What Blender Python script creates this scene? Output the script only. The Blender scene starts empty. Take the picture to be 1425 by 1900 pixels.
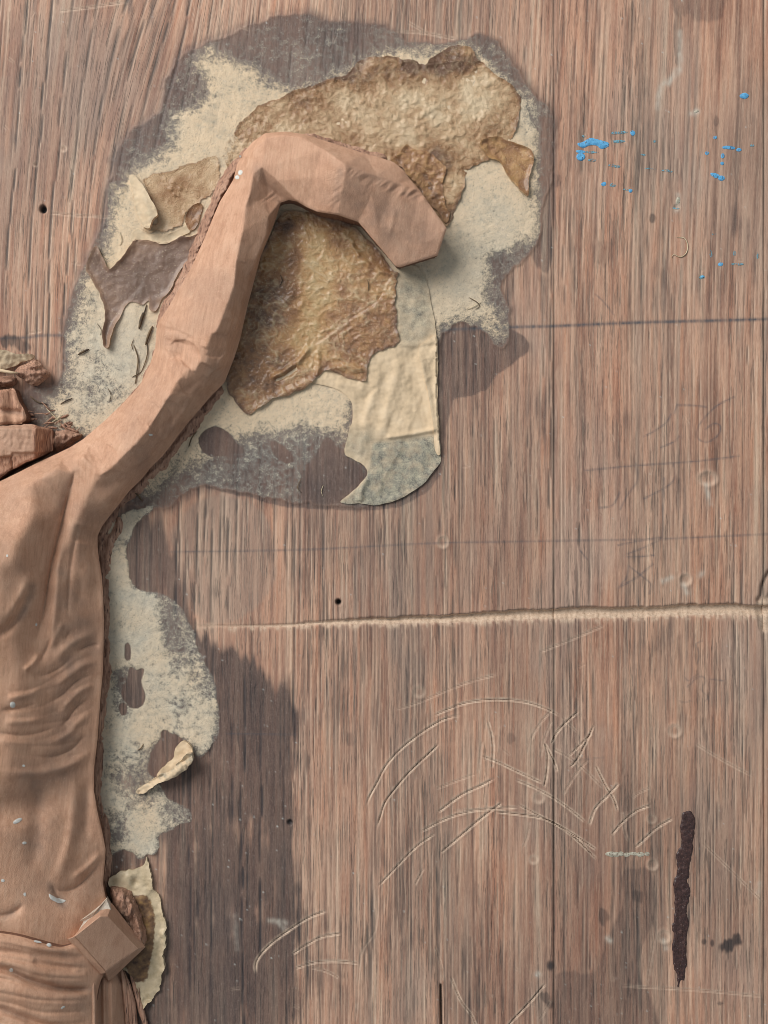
import bpy, math, random, functools
import numpy as np
from mathutils import Vector
from mathutils.geometry import delaunay_2d_cdt

# ------------------------------------------------------------------ scale, camera, light
U = 0.000125                       # one drawing unit = 0.125 mm
CX, CY, D = 712.5, 950.0, 2700.0   # middle of the bench area, camera height in units
sc = bpy.context.scene
COL = sc.collection

cam_d = bpy.data.cameras.new("camera")
cam = bpy.data.objects.new("camera", cam_d); COL.objects.link(cam)
cam.location = (0, 0, D * U); cam.rotation_euler = (0, 0, 0)
cam_d.sensor_fit = 'VERTICAL'; cam_d.sensor_height = 24.0
cam_d.lens = 24.0 * D / 1900.0
cam_d.clip_start = 0.01; cam_d.clip_end = 20.0
sc.camera = cam

world = bpy.data.worlds.new("World"); sc.world = world; world.use_nodes = True
bg = world.node_tree.nodes["Background"]
bg.inputs[0].default_value = (0.86, 0.94, 1.0, 1); bg.inputs[1].default_value = 0.30

lamp_d = bpy.data.lights.new("window_light", 'AREA'); lamp_d.shape = 'RECTANGLE'
lamp_d.size = 0.78; lamp_d.size_y = 0.66; lamp_d.energy = 15.2; lamp_d.color = (1.0, 0.975, 0.94)
lamp = bpy.data.objects.new("window_light", lamp_d); COL.objects.link(lamp)
lamp.location = (-0.64, 0.60, 0.73)
lamp.rotation_euler = (Vector((0.0, 0.02, 0)) - Vector(lamp.location)).to_track_quat('-Z', 'Y').to_euler()

sc.view_settings.view_transform = 'Standard'; sc.view_settings.look = 'None'
sc.view_settings.exposure = 0.0; sc.view_settings.gamma = 1.0
sc.render.engine = 'CYCLES'
sc.cycles.pixel_filter_type = 'BLACKMAN_HARRIS'; sc.cycles.filter_width = 0.85
sc.cycles.max_bounces = 6; sc.cycles.diffuse_bounces = 4

# ------------------------------------------------------------------ rasters: noise, strokes, polygons
MG = 180
RW, RH = 1425 + 2 * MG, 1900 + 2 * MG
f4 = np.float32
YY, XX = np.mgrid[0:RH, 0:RW].astype(f4)
XX -= MG; YY -= MG

def _w4(t):
    return ((1 - t) ** 3 / 6, (3 * t ** 3 - 6 * t ** 2 + 4) / 6, (-3 * t ** 3 + 3 * t ** 2 + 3 * t + 1) / 6, t ** 3 / 6)

@functools.lru_cache(maxsize=40)
def noise(sx, sy, seed, w=RW, h=RH):
    """smooth noise, about 0..1, cell size sx by sy units"""
    rng = np.random.default_rng(seed)
    gw, gh = int(w / sx) + 5, int(h / sy) + 5
    g = rng.random((gh, gw)).astype(f4)
    fy = np.arange(h) / sy; iy = fy.astype(int); ty = (fy - iy).astype(f4)
    fx = np.arange(w) / sx; ix = fx.astype(int); tx = (fx - ix).astype(f4)
    a = sum(wk[:, None] * g[iy + k] for k, wk in enumerate(_w4(ty)))
    o = sum(wk[None, :] * a[:, ix + k] for k, wk in enumerate(_w4(tx)))
    return np.clip(0.5 + (o - 0.5) * 1.75, 0, 1).astype(f4)

def fbm(s, seed, octs=4, gain=0.55, aspect=1.0, w=RW, h=RH):
    o = 0; a = 1.0; t = 0
    for k in range(octs):
        o = o + a * noise(max(s, 1.3), max(s * aspect, 1.3), seed + 17 * k, w, h); t += a; a *= gain; s *= 0.5
    o = o / t
    return np.clip(0.5 + (o - 0.5) * 1.5, 0, 1).astype(f4)

def sstep(a, b, x):
    t = np.clip((x - a) / (b - a), 0, 1)
    return t * t * (3 - 2 * t)

def blur(m, s):
    r = max(1, int(math.ceil(3 * s))); k = np.exp(-0.5 * (np.arange(-r, r + 1) / s) ** 2); k = (k / k.sum()).astype(f4)
    if r > 12:                                  # three box passes
        b = max(1, int(round(s * 1.0)));
        for _ in range(3):
            for ax in (0, 1):
                p = np.pad(m, [(b + 1, b) if q == ax else (0, 0) for q in (0, 1)], mode='edge').astype(np.float64)
                c = np.cumsum(p, axis=ax)
                n = 2 * b + 1
                m = ((c[n:] - c[:-n]) / n if ax == 0 else (c[:, n:] - c[:, :-n]) / n).astype(f4)
        return m
    for ax in (0, 1):
        p = np.pad(m, [(r, r) if q == ax else (0, 0) for q in (0, 1)], mode='edge')
        n = m.shape[ax]; o = 0
        for i, kk in enumerate(k):
            o = o + kk * (p[i:i + n] if ax == 0 else p[:, i:i + n])
        m = o
    return m.astype(f4)

def sample(m, x, y):
    fx = np.clip(x + MG, 0, RW - 1.001); fy = np.clip(y + MG, 0, RH - 1.001)
    ix = fx.astype(int); iy = fy.astype(int); tx = fx - ix; ty = fy - iy
    return ((m[iy, ix] * (1 - tx) + m[iy, ix + 1] * tx) * (1 - ty) + (m[iy + 1, ix] * (1 - tx) + m[iy + 1, ix + 1] * tx) * ty)

def catmull(p, step=3.0, closed=False):
    p = np.array(p, float)[:, :2] if not closed else np.array(p, float)
    n = len(p); out = []
    if n < 3 and not closed:
        L = np.hypot(*(p[1] - p[0])); k = max(2, int(L / step))
        return np.array([p[0] + (p[1] - p[0]) * t for t in np.linspace(0, 1, k)])
    for i in range(n if closed else n - 1):
        p0, p1, p2, p3 = (p[(i + k) % n] if closed else p[min(max(i + k, 0), n - 1)] for k in (-1, 0, 1, 2))
        k = max(1, int(np.hypot(*(p2 - p1)) / step))
        for t in np.arange(k) / k:
            out.append(0.5 * (2 * p1 + (p2 - p0) * t + (2 * p0 - 5 * p1 + 4 * p2 - p3) * t * t + (3 * p1 - p0 - 3 * p2 + p3) * t ** 3))
    if not closed: out.append(p[-1])
    return np.array(out)

def polydist(pts, R, closed=False):
    """distance raster round a polyline: window (x0,y0), d, parameter 0..1"""
    pts = np.asarray(pts, float)
    x0, y0 = np.floor(pts.min(0) - R - 2).astype(int); x1, y1 = np.ceil(pts.max(0) + R + 3).astype(int)
    x0, y0 = max(x0, -MG), max(y0, -MG); x1, y1 = min(x1, RW - MG), min(y1, RH - MG)
    h, w = max(y1 - y0, 1), max(x1 - x0, 1)
    d = np.full((h, w), 1e6, f4); tt = np.zeros((h, w), f4)
    q = np.vstack([pts, pts[:1]]) if closed else pts
    n = len(q) - 1
    for i in range(n):
        a, b = q[i], q[i + 1]
        ax0 = int(max(min(a[0], b[0]) - R - 1, x0)) - x0; ax1 = int(min(max(a[0], b[0]) + R + 2, x1)) - x0
        ay0 = int(max(min(a[1], b[1]) - R - 1, y0)) - y0; ay1 = int(min(max(a[1], b[1]) + R + 2, y1)) - y0
        if ax1 <= ax0 or ay1 <= ay0: continue
        gy, gx = np.mgrid[ay0:ay1, ax0:ax1]
        gx = gx + x0 - a[0]; gy = gy + y0 - a[1]
        v = b - a; L = max(v @ v, 1e-9)
        t = np.clip((gx * v[0] + gy * v[1]) / L, 0, 1)
        dd = np.hypot(gx - t * v[0], gy - t * v[1])
        s = d[ay0:ay1, ax0:ax1]; m = dd < s
        s[m] = dd[m]; tt[ay0:ay1, ax0:ax1][m] = ((i + t) / n)[m]
    return x0, y0, d, tt

def fill(pts, x0, y0, w, h):
    cnt = np.zeros((h, w + 1), np.int32); pts = np.asarray(pts, float); n = len(pts)
    for i in range(n):
        a, b = pts[i], pts[(i + 1) % n]
        if a[1] == b[1]: continue
        lo, hi = (a, b) if a[1] < b[1] else (b, a)
        r0 = max(int(math.ceil(lo[1] - y0)), 0); r1 = min(int(math.ceil(hi[1] - y0)), h)
        if r1 <= r0: continue
        rows = np.arange(r0, r1)
        xi = lo[0] + (rows + y0 - lo[1]) * (hi[0] - lo[0]) / (hi[1] - lo[1])
        ci = np.clip(np.ceil(xi - x0).astype(int), 0, w)
        np.add.at(cnt, (rows, ci), 1)
    return (np.cumsum(cnt, 1)[:, :w] % 2).astype(bool)

def polymask(pts, soft=0.0):
    p = np.asarray(pts, float); r = int(4 * soft) + 3
    x0, y0 = np.maximum(np.floor(p.min(0) - r), -MG).astype(int); x1, y1 = np.minimum(np.ceil(p.max(0) + r), (RW - MG, RH - MG)).astype(int)
    o = np.zeros((RH, RW), f4)
    if x1 > x0 and y1 > y0:
        m = fill(p, x0, y0, x1 - x0, y1 - y0).astype(f4)
        o[y0 + MG:y1 + MG, x0 + MG:x1 + MG] = blur(m, soft) if soft > 0 else m
    return o

def stroke(m, poly, fn, R, step=3.0, mode='add'):
    x0, y0, d, t = polydist(catmull(poly, step), R)
    v = np.where(d < R, fn(d, t), 0).astype(f4)
    s = m[y0 + MG:y0 + MG + d.shape[0], x0 + MG:x0 + MG + d.shape[1]]
    if mode == 'add': s += v
    elif mode == 'max': np.maximum(s, v, out=s)
    else: np.minimum(s, v, out=s)

def taper(t, a=0.12):
    return sstep(0, a, t) * sstep(0, a, 1 - t)

def ragged(pts, amp=2.0, seg=3.0, seed=1, smooth=True, rough=1.0):
    p = catmull(pts, seg, True) if smooth else resample(pts, seg)
    rng = np.random.default_rng(seed); n = len(p)
    off = np.zeros(n); s = 24.0; a = amp
    while s >= seg * 0.9:
        k = max(3, int(n * seg / s)); g = rng.normal(size=k)
        f = np.arange(n) / n * k; i = f.astype(int); t = f - i; t = t * t * (3 - 2 * t)
        off += a * 0.6 * (g[i % k] * (1 - t) + g[(i + 1) % k] * t); s /= 2; a *= 0.62 * rough
    tg = np.roll(p, -1, 0) - np.roll(p, 1, 0); tg /= np.maximum(np.hypot(tg[:, 0], tg[:, 1]), 1e-6)[:, None]
    return p + np.stack([-tg[:, 1], tg[:, 0]], 1) * off[:, None]

def resample(pts, seg):
    p = np.array(pts, float); out = []
    for i in range(len(p)):
        a, b = p[i], p[(i + 1) % len(p)]; k = max(1, int(np.hypot(*(b - a)) / seg))
        out += [a + (b - a) * t for t in np.arange(k) / k]
    return np.array(out)

# ------------------------------------------------------------------ node materials
class M:
    def __init__(s, name):
        s.m = bpy.data.materials.new(name); s.m.use_nodes = True; s.t = s.m.node_tree
        s.b = s.t.nodes["Principled BSDF"]; s._pos = None
    def link(s, a, b): s.t.links.new(a, b)
    def put(s, sock, v):
        if isinstance(v, bpy.types.NodeSocket): s.link(v, sock)
        elif isinstance(v, (tuple, list)) and len(v) == 3 and len(sock.default_value) == 4: sock.default_value = (*v, 1)
        else: sock.default_value = v
    def n(s, typ, **kw):
        nd = s.t.nodes.new(typ)
        for k, v in kw.items(): setattr(nd, k, v)
        return nd
    def attr(s, name):
        return s.n('ShaderNodeAttribute', attribute_name=name).outputs['Fac']
    def pos(s, sx=1, sy=1, sz=1, rot=0.0):
        g = s.n('ShaderNodeNewGeometry'); mp = s.n('ShaderNodeMapping')
        mp.inputs['Scale'].default_value = (sx / U, sy / U, sz / U)
        if rot:
            r = s.n('ShaderNodeVectorRotate', rotation_type='Z_AXIS'); r.inputs['Angle'].default_value = rot
            s.link(g.outputs['Position'], r.inputs['Vector']); s.link(r.outputs[0], mp.inputs['Vector'])
        else: s.link(g.outputs['Position'], mp.inputs['Vector'])
        return mp.outputs[0]
    def noise(s, size, sizey=None, detail=3, rough=0.55, rot=0.0, dist=0.0, sizez=None):
        nd = s.n('ShaderNodeTexNoise'); nd.inputs['Scale'].default_value = 1.0
        nd.inputs['Detail'].default_value = detail; nd.inputs['Roughness'].default_value = rough
        nd.inputs['Distortion'].default_value = dist
        s.link(s.pos(1 / size, 1 / (sizey or size), 1 / (sizez or size), rot), nd.inputs['Vector'])
        return nd.outputs['Fac']
    def voro(s, size, feature='F1'):
        nd = s.n('ShaderNodeTexVoronoi', feature=feature); nd.inputs['Scale'].default_value = 1.0
        s.link(s.pos(1 / size, 1 / size, 1 / size), nd.inputs['Vector'])
        return nd.outputs['Distance']
    def math(s, op, a, b=0.0, clamp=False):
        nd = s.n('ShaderNodeMath', operation=op, use_clamp=clamp); s.put(nd.inputs[0], a); s.put(nd.inputs[1], b)
        return nd.outputs[0]
    def ms(s, x, a, b, c=0.0, d=1.0):
        nd = s.n('ShaderNodeMapRange', interpolation_type='SMOOTHSTEP')
        s.put(nd.inputs['Value'], x)
        for k, v in (('From Min', a), ('From Max', b), ('To Min', c), ('To Max', d)): nd.inputs[k].default_value = v
        return nd.outputs['Result']
    def mix(s, f, a, b, mode='MIX'):
        nd = s.n('ShaderNodeMix', data_type='RGBA', blend_type=mode); nd.clamp_factor = True
        s.put(nd.inputs[0], f); s.put(nd.inputs[6], a); s.put(nd.inputs[7], b)
        return nd.outputs[2]
    def ramp(s, f, stops):
        nd = s.n('ShaderNodeValToRGB'); el = nd.color_ramp.elements
        while len(el) < len(stops): el.new(0.5)
        for e, (p, c) in zip(el, stops): e.position = p; e.color = (*c, 1)
        s.link(f, nd.inputs[0]); return nd.outputs[0]
    def bump(s, h, dist, strength=1.0, normal=None):
        nd = s.n('ShaderNodeBump'); nd.inputs['Strength'].default_value = strength; nd.inputs['Distance'].default_value = dist * U
        s.put(nd.inputs['Height'], h)
        if normal is not None: s.link(normal, nd.inputs['Normal'])
        return nd.outputs[0]
    def done(s, color, rough=0.6, spec=0.3, normal=None, coat=0.0, coat_rough=0.2):
        s.put(s.b.inputs['Base Color'], color); s.put(s.b.inputs['Roughness'], rough)
        s.put(s.b.inputs['Specular IOR Level'], spec); s.put(s.b.inputs['Coat Weight'], coat)
        s.b.inputs['Coat Roughness'].default_value = coat_rough
        if normal is not None: s.link(normal, s.b.inputs['Normal'])
        return s.m

def srgb(r, g, b):
    f = lambda c: (c / 255 / 12.92) if c <= 10 else ((c / 255 + 0.055) / 1.055) ** 2.4
    return (f(r), f(g), f(b))

# ------------------------------------------------------------------ mesh building
def W(x, y, z):
    """a point seen over bench position (x, y) and standing z above it -> world metres"""
    k = (D - z) / D
    return np.stack([(x - CX) * k * U, (CY - y) * k * U, z * U], -1)

def make(name, co, faces, mat, parent=None, attrs=None, smooth=True, label=None, cat=None, group=None, kind=None, tris=None, flat_from=None):
    co = np.asarray(co, f4)
    org = np.array([(co[:, 0].min() + co[:, 0].max()) / 2, (co[:, 1].min() + co[:, 1].max()) / 2, co[:, 2].min()], f4)
    base = np.zeros(3, f4)
    if parent is not None and parent.get("_org") is not None: base = np.array(parent["_org"], f4)
    me = bpy.data.meshes.new(name)
    me.vertices.add(len(co)); me.vertices.foreach_set('co', (co - org).astype(f4).ravel())
    q = np.asarray(faces, np.int32); k = q.shape[1]
    me.loops.add(q.size); me.loops.foreach_set('vertex_index', q.ravel())
    me.polygons.add(len(q)); me.polygons.foreach_set('loop_start', np.arange(0, q.size, k, dtype=np.int32))
    me.polygons.foreach_set('loop_total', np.full(len(q), k, np.int32))
    me.update(calc_edges=True)
    sm = np.full(len(q), smooth, bool)
    me.polygons.foreach_set('use_smooth', sm)
    for an, av in (attrs or {}).items():
        a = me.attributes.new(an, 'FLOAT', 'POINT'); a.data.foreach_set('value', np.asarray(av, f4))
    me.materials.append(mat); me.validate()
    o = bpy.data.objects.new(name, me); COL.objects.link(o)
    o.location = org - base if parent is not None else org
    o["_org"] = [float(v) for v in org]
    if parent is not None: o.parent = parent
    tag(o, label, cat, group, kind)
    return o

def tag(o, label=None, cat=None, group=None, kind=None):
    for k, v in (("label", label), ("category", cat), ("group", group), ("kind", kind)):
        if v: o[k] = v
    return o

def empty(name, x, y, **kw):
    o = bpy.data.objects.new(name, None); COL.objects.link(o); o.empty_display_size = 0.01
    p = W(np.float64(x), np.float64(y), 0.0); o.location = p; o["_org"] = [float(v) for v in p]
    return tag(o, **kw)

def sdf_of(outline, holes=(), R=18):
    x0, y0, d, _ = polydist(outline, R, True)
    h, w = d.shape
    sd = np.where(fill(outline, x0, y0, w, h), np.minimum(d, R), -np.minimum(d, R))
    for hp in holes:
        hx, hy, hd, _ = polydist(hp, R, True)
        hs = np.where(fill(hp, hx, hy, hd.shape[1], hd.shape[0]), np.minimum(hd, R), -np.minimum(hd, R))
        a0, b0 = max(hx, x0), max(hy, y0); a1, b1 = min(hx + hd.shape[1], x0 + w), min(hy + hd.shape[0], y0 + h)
        if a1 <= a0 or b1 <= b0: continue
        s = sd[b0 - y0:b1 - y0, a0 - x0:a1 - x0]
        np.minimum(s, -hs[b0 - hy:b1 - hy, a0 - hx:a1 - hx], out=s)
    return x0, y0, sd.astype(f4)

def loc_sample(m, x, y):
    fx = np.clip(x, 0, m.shape[1] - 1.001); fy = np.clip(y, 0, m.shape[0] - 1.001)
    ix = fx.astype(int); iy = fy.astype(int); tx = fx - ix; ty = fy - iy
    return (m[iy, ix] * (1 - tx) + m[iy, ix + 1] * tx) * (1 - ty) + (m[iy + 1, ix] * (1 - tx) + m[iy + 1, ix + 1] * tx) * ty

def patch(name, outline, mat, ztop, zbot, step=2.4, holes=(), attrs=None, parent=None, undercut=0.0, rows=1, wall_noise=0.0, stamp=None, flip=False, **kw):
    """a solid sheet: traced outline, top surface ztop(x,y,sd), walls down to zbot(x,y)"""
    ox, oy, sd = sdf_of(outline, holes)
    h, w = sd.shape
    gx = np.arange(0, w, step); gy = np.arange(0, h, step)
    GX, GY = np.meshgrid(gx, gy); S = loc_sample(sd, GX, GY)
    ok = S > -0.55 * step
    cell = ok[:-1, :-1] & ok[1:, :-1] & ok[:-1, 1:] & ok[1:, 1:]
    # drop cells that touch only by a corner vertex outside
    nx = GX.shape[1]
    ids = np.arange(GX.size).reshape(GX.shape)
    c = np.stack([ids[:-1, :-1][cell], ids[1:, :-1][cell], ids[1:, 1:][cell], ids[:-1, 1:][cell]], 1)  # image y is down -> this winding faces +z
    e = np.concatenate([c[:, [0, 1]], c[:, [1, 2]], c[:, [2, 3]], c[:, [3, 0]]])
    es = np.sort(e, 1); key = es[:, 0].astype(np.int64) * GX.size + es[:, 1]
    u, inv, cnt = np.unique(key, return_inverse=True, return_counts=True)
    be = e[cnt[inv] == 1]
    bv = np.unique(be)
    X = GX.ravel().copy(); Y = GY.ravel().copy()
    for _ in range(3):
        px, py = X[bv], Y[bv]; s0 = loc_sample(sd, px, py)
        gxx = (loc_sample(sd, px + 1, py) - loc_sample(sd, px - 1, py)) / 2; gyy = (loc_sample(sd, px, py + 1) - loc_sample(sd, px, py - 1)) / 2
        L = np.maximum(np.hypot(gxx, gyy), 0.35); st = np.clip(s0, -1.3 * step, 1.3 * step)
        X[bv] -= st * gxx / L ** 2 * 0.9; Y[bv] -= st * gyy / L ** 2 * 0.9
    used = np.unique(c); re = np.full(GX.size, -1); re[used] = np.arange(len(used))
    c = re[c]; be = re[be]; X = X[used] + ox; Y = Y[used] + oy
    SD = np.maximum(loc_sample(sd, X - ox, Y - oy), 0)
    Z = ztop(X, Y, SD).astype(float)
    co = [W(X, Y, Z)]; faces = [c]
    nb = len(X)
    bvs = np.unique(be); rb = np.full(nb, -1)
    zb = zbot(X[bvs], Y[bvs]) if callable(zbot) else np.full(len(bvs), float(zbot))
    zb = np.minimum(zb, Z[bvs] - 0.15)
    top = W(X[bvs], Y[bvs], Z[bvs])
    gxx = (loc_sample(sd, X[bvs] - ox + 1.5, Y[bvs] - oy) - loc_sample(sd, X[bvs] - ox - 1.5, Y[bvs] - oy)); gyy = (loc_sample(sd, X[bvs] - ox, Y[bvs] - oy + 1.5) - loc_sample(sd, X[bvs] - ox, Y[bvs] - oy - 1.5))
    L = np.maximum(np.hypot(gxx, gyy), 1e-3); inx, iny = gxx / L, gyy / L
    rng = np.random.default_rng(5)
    prev = np.arange(len(bvs)) + nb; off = nb; co.append(top); off += len(bvs)
    rb[bvs] = np.arange(len(bvs))
    a, b = rb[be[:, 0]], rb[be[:, 1]]
    for r in range(1, rows + 1):
        t = r / rows; p = top.copy()
        p[:, 2] = (Z[bvs] * (1 - t) + zb * t) * U
        nz = rng.normal(size=len(bvs)) * wall_noise * (0 if r == rows else 1)
        p[:, 0] += inx * (undercut * t + nz) * U; p[:, 1] -= iny * (undercut * t + nz) * U
        cur = np.arange(len(bvs)) + off; co.append(p); off += len(bvs)
        faces.append(np.stack([prev[b], prev[a], cur[a], cur[b]], 1)); prev = cur
    co = np.concatenate(co); faces = np.concatenate(faces)
    at = {}
    for an, fn in (attrs or {}).items():
        v = fn(X, Y, SD); at[an] = np.concatenate([v] + [v[bvs]] * (rows + 1))
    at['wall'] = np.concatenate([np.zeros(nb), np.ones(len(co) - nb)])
    ob = make(name, co, faces, mat, parent, at, **kw)
    if stamp is not None:                       # what lies on top of this later
        m = sd > 0.5
        s = stamp[oy + MG:oy + MG + h, ox + MG:ox + MG + w]
        yy, xx = np.nonzero(m)
        s[yy, xx] = np.maximum(s[yy, xx], ztop(xx + ox + 0.0, yy + oy + 0.0, sd[yy, xx]))
    return ob

def tube(name, pts, r, mat, parent=None, sides=5, taper_ends=True, attrs=None, **kw):
    """pts: (x, y, z) in units; r in units"""
    P = np.array(pts, float); n = len(P)
    Q = W(P[:, 0], P[:, 1], P[:, 2]); rr = np.full(n, r * U) if np.isscalar(r) else np.array(r) * U
    if taper_ends and n > 2: rr = rr * np.sin(np.linspace(0.18, math.pi - 0.18, n)) ** 0.5
    t = np.gradient(Q, axis=0); t /= np.linalg.norm(t, axis=1)[:, None]
    up = np.array([0.1, 0.2, 1.0]); s = np.cross(t, up); s /= np.linalg.norm(s, axis=1)[:, None]; v = np.cross(s, t)
    a = np.linspace(0, 2 * math.pi, sides, endpoint=False)
    co = (Q[:, None] + rr[:, None, None] * (np.cos(a)[None, :, None] * s[:, None] + np.sin(a)[None, :, None] * v[:, None])).reshape(-1, 3)
    f = []
    for i in range(n - 1):
        for k in range(sides):
            f.append((i * sides + k, i * sides + (k + 1) % sides, (i + 1) * sides + (k + 1) % sides, (i + 1) * sides + k))
    co = np.vstack([co, Q[:1], Q[-1:]]); b0 = n * sides
    for k in range(sides):
        f.append((b0, (k + 1) % sides, k, k)); f.append((b0 + 1, (n - 1) * sides + k, (n - 1) * sides + (k + 1) % sides, (n - 1) * sides + (k + 1) % sides))
    me = bpy.data.meshes.new(name)
    org = np.array([*Q.mean(0)[:2], Q[:, 2].min()]); base = np.array(parent["_org"]) if parent is not None else np.zeros(3)
    me.from_pydata((co - org).tolist(), [], [tuple(dict.fromkeys(map(int, q))) for q in f]); me.shade_smooth(); me.materials.append(mat)
    o = bpy.data.objects.new(name, me); COL.objects.link(o); o.location = org - base; o["_org"] = [float(q) for q in org]
    if parent is not None: o.parent = parent
    return tag(o, **kw)

# ------------------------------------------------------------------ bench top: wood figure, marks and relief as fields
rng = np.random.default_rng(11)
lean = (0.04 + 0.17 * np.exp(-((XX - 325) / 135) ** 2)) * (XX < 640) + 0.04
yl = 360 - np.clip(360 - YY, -200, 620); yl = np.where(YY > 360, 360 + 200 * (1 - np.exp(-(YY - 360) / 200)), YY)
shift = lean * (yl - 360) + 9 * (noise(330, 620, 3) - 0.5) + 4 * (noise(90, 260, 4) - 0.5)
def warp(m):
    return sample(m, XX + shift, YY)

bands = noise(70, 2600, 21)
t_straight = (0.12 * noise(38, 1500, 22) + 0.16 * noise(13, 420, 23) + 0.32 * noise(5.2, 170, 24) + 0.50 * noise(2.8, 70, 25)) / 1.1
t_straight = np.clip(0.54 + (t_straight - 0.5) * 1.15, 0, 1)
# vessels: long thin open pores along the grain
pore = np.zeros((RH, RW), f4)
prof = {1: np.array([0.35, 1.0, 0.3], f4), 2: np.array([0.5, 1.0, 0.9, 0.35], f4), 3: np.array([0.4, 0.9, 1.0, 0.9, 0.4], f4)}
dens = sample(bands, np.arange(0, RW, 1.0) - MG, np.full(RW, 400.0))
dens = 0.2 + 1.2 * sstep(0.25, 0.8, dens)
for bx, bw, ba in ((1180, 22, 1.7), (1080, 26, 1.3), (1340, 46, 1.2), (700, 60, 0.7), (430, 40, 0.9), (210, 30, 0.5), (1230, 18, 1.0)):
    dens += ba * np.exp(-((np.arange(RW) - MG - bx) / bw) ** 2)
dens /= dens.sum()
N = 5200
xs_ = rng.choice(RW - 8, N, p=dens[:RW - 8] / dens[:RW - 8].sum()); ys_ = rng.integers(-100, RH, N); ln = (30 + rng.gamma(1.4, 70, N)).astype(int)
amp = rng.uniform(0.3, 1.0, N); wd = rng.choice([1, 2, 3], N, p=[0.6, 0.36, 0.04])
for x, y, l, a, w_ in zip(xs_, ys_, ln, amp, wd):
    y0, y1 = max(y, 0), min(y + l, RH)
    if y1 - y0 < 4: continue
    k = np.arange(y0, y1); tp = np.sin(math.pi * np.clip((k - y + 0.5) / l, 0, 1)) ** 0.5 * (0.8 + 0.2 * np.sin(k * rng.uniform(0.02, 0.16) + x))
    p = prof[w_]; s = pore[y0:y1, x:x + len(p)]
    np.maximum(s, a * tp[:, None].astype(f4) * p[None], out=s)
# broad open fissures of the upper left and under the stain
fiss = [(20, -60, 420), (62, -80, 700), (96, -200, 560), (130, -40, 620), (163, -200, 400), (196, -100, 560), (230, -120, 420), (262, -160, 330), (292, -120, 280), (318, -140, 180),
        (345, -140, 130), (405, 1180, 2000), (437, 1230, 2050), (482, 1250, 1900), (512, 1300, 1800), (460, 960, 1120), (410, 950, 1160), (378, 930, 1100), (436, 980, 1150), (563, 960, 1300), (620, 950, 1180), (1028, 420, 900), (700, 1650, 1900)]
for (x, y0, y1) in fiss:
    p = prof[rng.choice([2, 3, 3])] * 1.25; y = y0
    while y < y1:
        l = rng.integers(40, 150); a = rng.uniform(0.55, 1.0); xo = int(x + rng.integers(-3, 4)) + MG
        r0, r1 = max(y + MG, 0), min(y + l + MG, RH)
        if r1 > r0 and 0 < xo < RW - 6:
            tp = np.sin(math.pi * (np.arange(r0, r1) - r0 + 0.5) / (r1 - r0)) ** 0.4
            s = pore[r0:r1, xo:xo + len(p)]; np.maximum(s, a * tp[:, None].astype(f4) * p[None], out=s)
        y += int(l * rng.uniform(0.8, 1.3))
tone = warp(t_straight); pore = warp(pore); bandw = warp(bands)
tone = np.clip(tone + 0.16 * (fbm(150, 31, 3) - 0.5) + 0.10 * (noise(1.6, 3.0, 32) - 0.5) + 0.10 * (bandw - 0.5), 0, 1)
pore = np.clip(pore * (0.6 + 1.0 * fbm(120, 33, 3, aspect=1.6)), 0, 1)
# smoother worn wood to the upper right
worn = np.clip(polymask([(1210, -300), (1700, -300), (1700, 560), (1400, 520), (1290, 430), (1260, 200)], 40), 0, 1)
pore *= 1 - 0.62 * worn

hb = (-1.15 * pore + 0.35 * (tone - 0.5) + 1.6 * (fbm(260, 41, 2) - 0.5) + 0.25 * (noise(2.2, 5, 42) - 0.5)).astype(f4)
stain = np.zeros((RH, RW), f4); pencil = np.zeros((RH, RW), f4); dust = np.zeros((RH, RW), f4); ink = np.zeros((RH, RW), f4)
red = np.zeros((RH, RW), f4); grey = np.zeros((RH, RW), f4); raw = np.zeros((RH, RW), f4)

def c1(l, ox, oy, s): return [(ox + x / s, oy + y / s) for x, y in l]
def cut(p, depth=2.4, wid=1.5, rim=0.8, clean=0.55):
    g = rng.uniform(0.85, 1.15); ph = rng.uniform(0, 6)
    p = [(x + rng.normal() * 0.9, y + rng.normal() * 0.9) for x, y in p]
    var = lambda t: 0.75 + 0.35 * np.sin(t * 19 + ph) * np.sin(t * 47 + 2 * ph)
    stroke(hb, p, lambda d, t: taper(t, 0.1) * g * (-depth * np.exp(-(d / wid) ** 2) + rim * np.exp(-((d - 2.3 * wid) / (1.1 * wid)) ** 2)), 12)
    stroke(raw, p, lambda d, t: clean * var(t) * taper(t, 0.1) * np.exp(-((d - 2.0) / (1.2 * wid)) ** 2), 9, mode='max')
    stroke(pore, p, lambda d, t: 0.85 * var(t) * taper(t, 0.1) * np.exp(-(d / (0.75 * wid)) ** 2) * min(depth / 3.0, 1.0), 6, mode='max')
A = lambda l: c1(l, 600, 1250, 2.0357)
B = lambda l: c1(l, 400, 1600, 2.0357)
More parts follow.
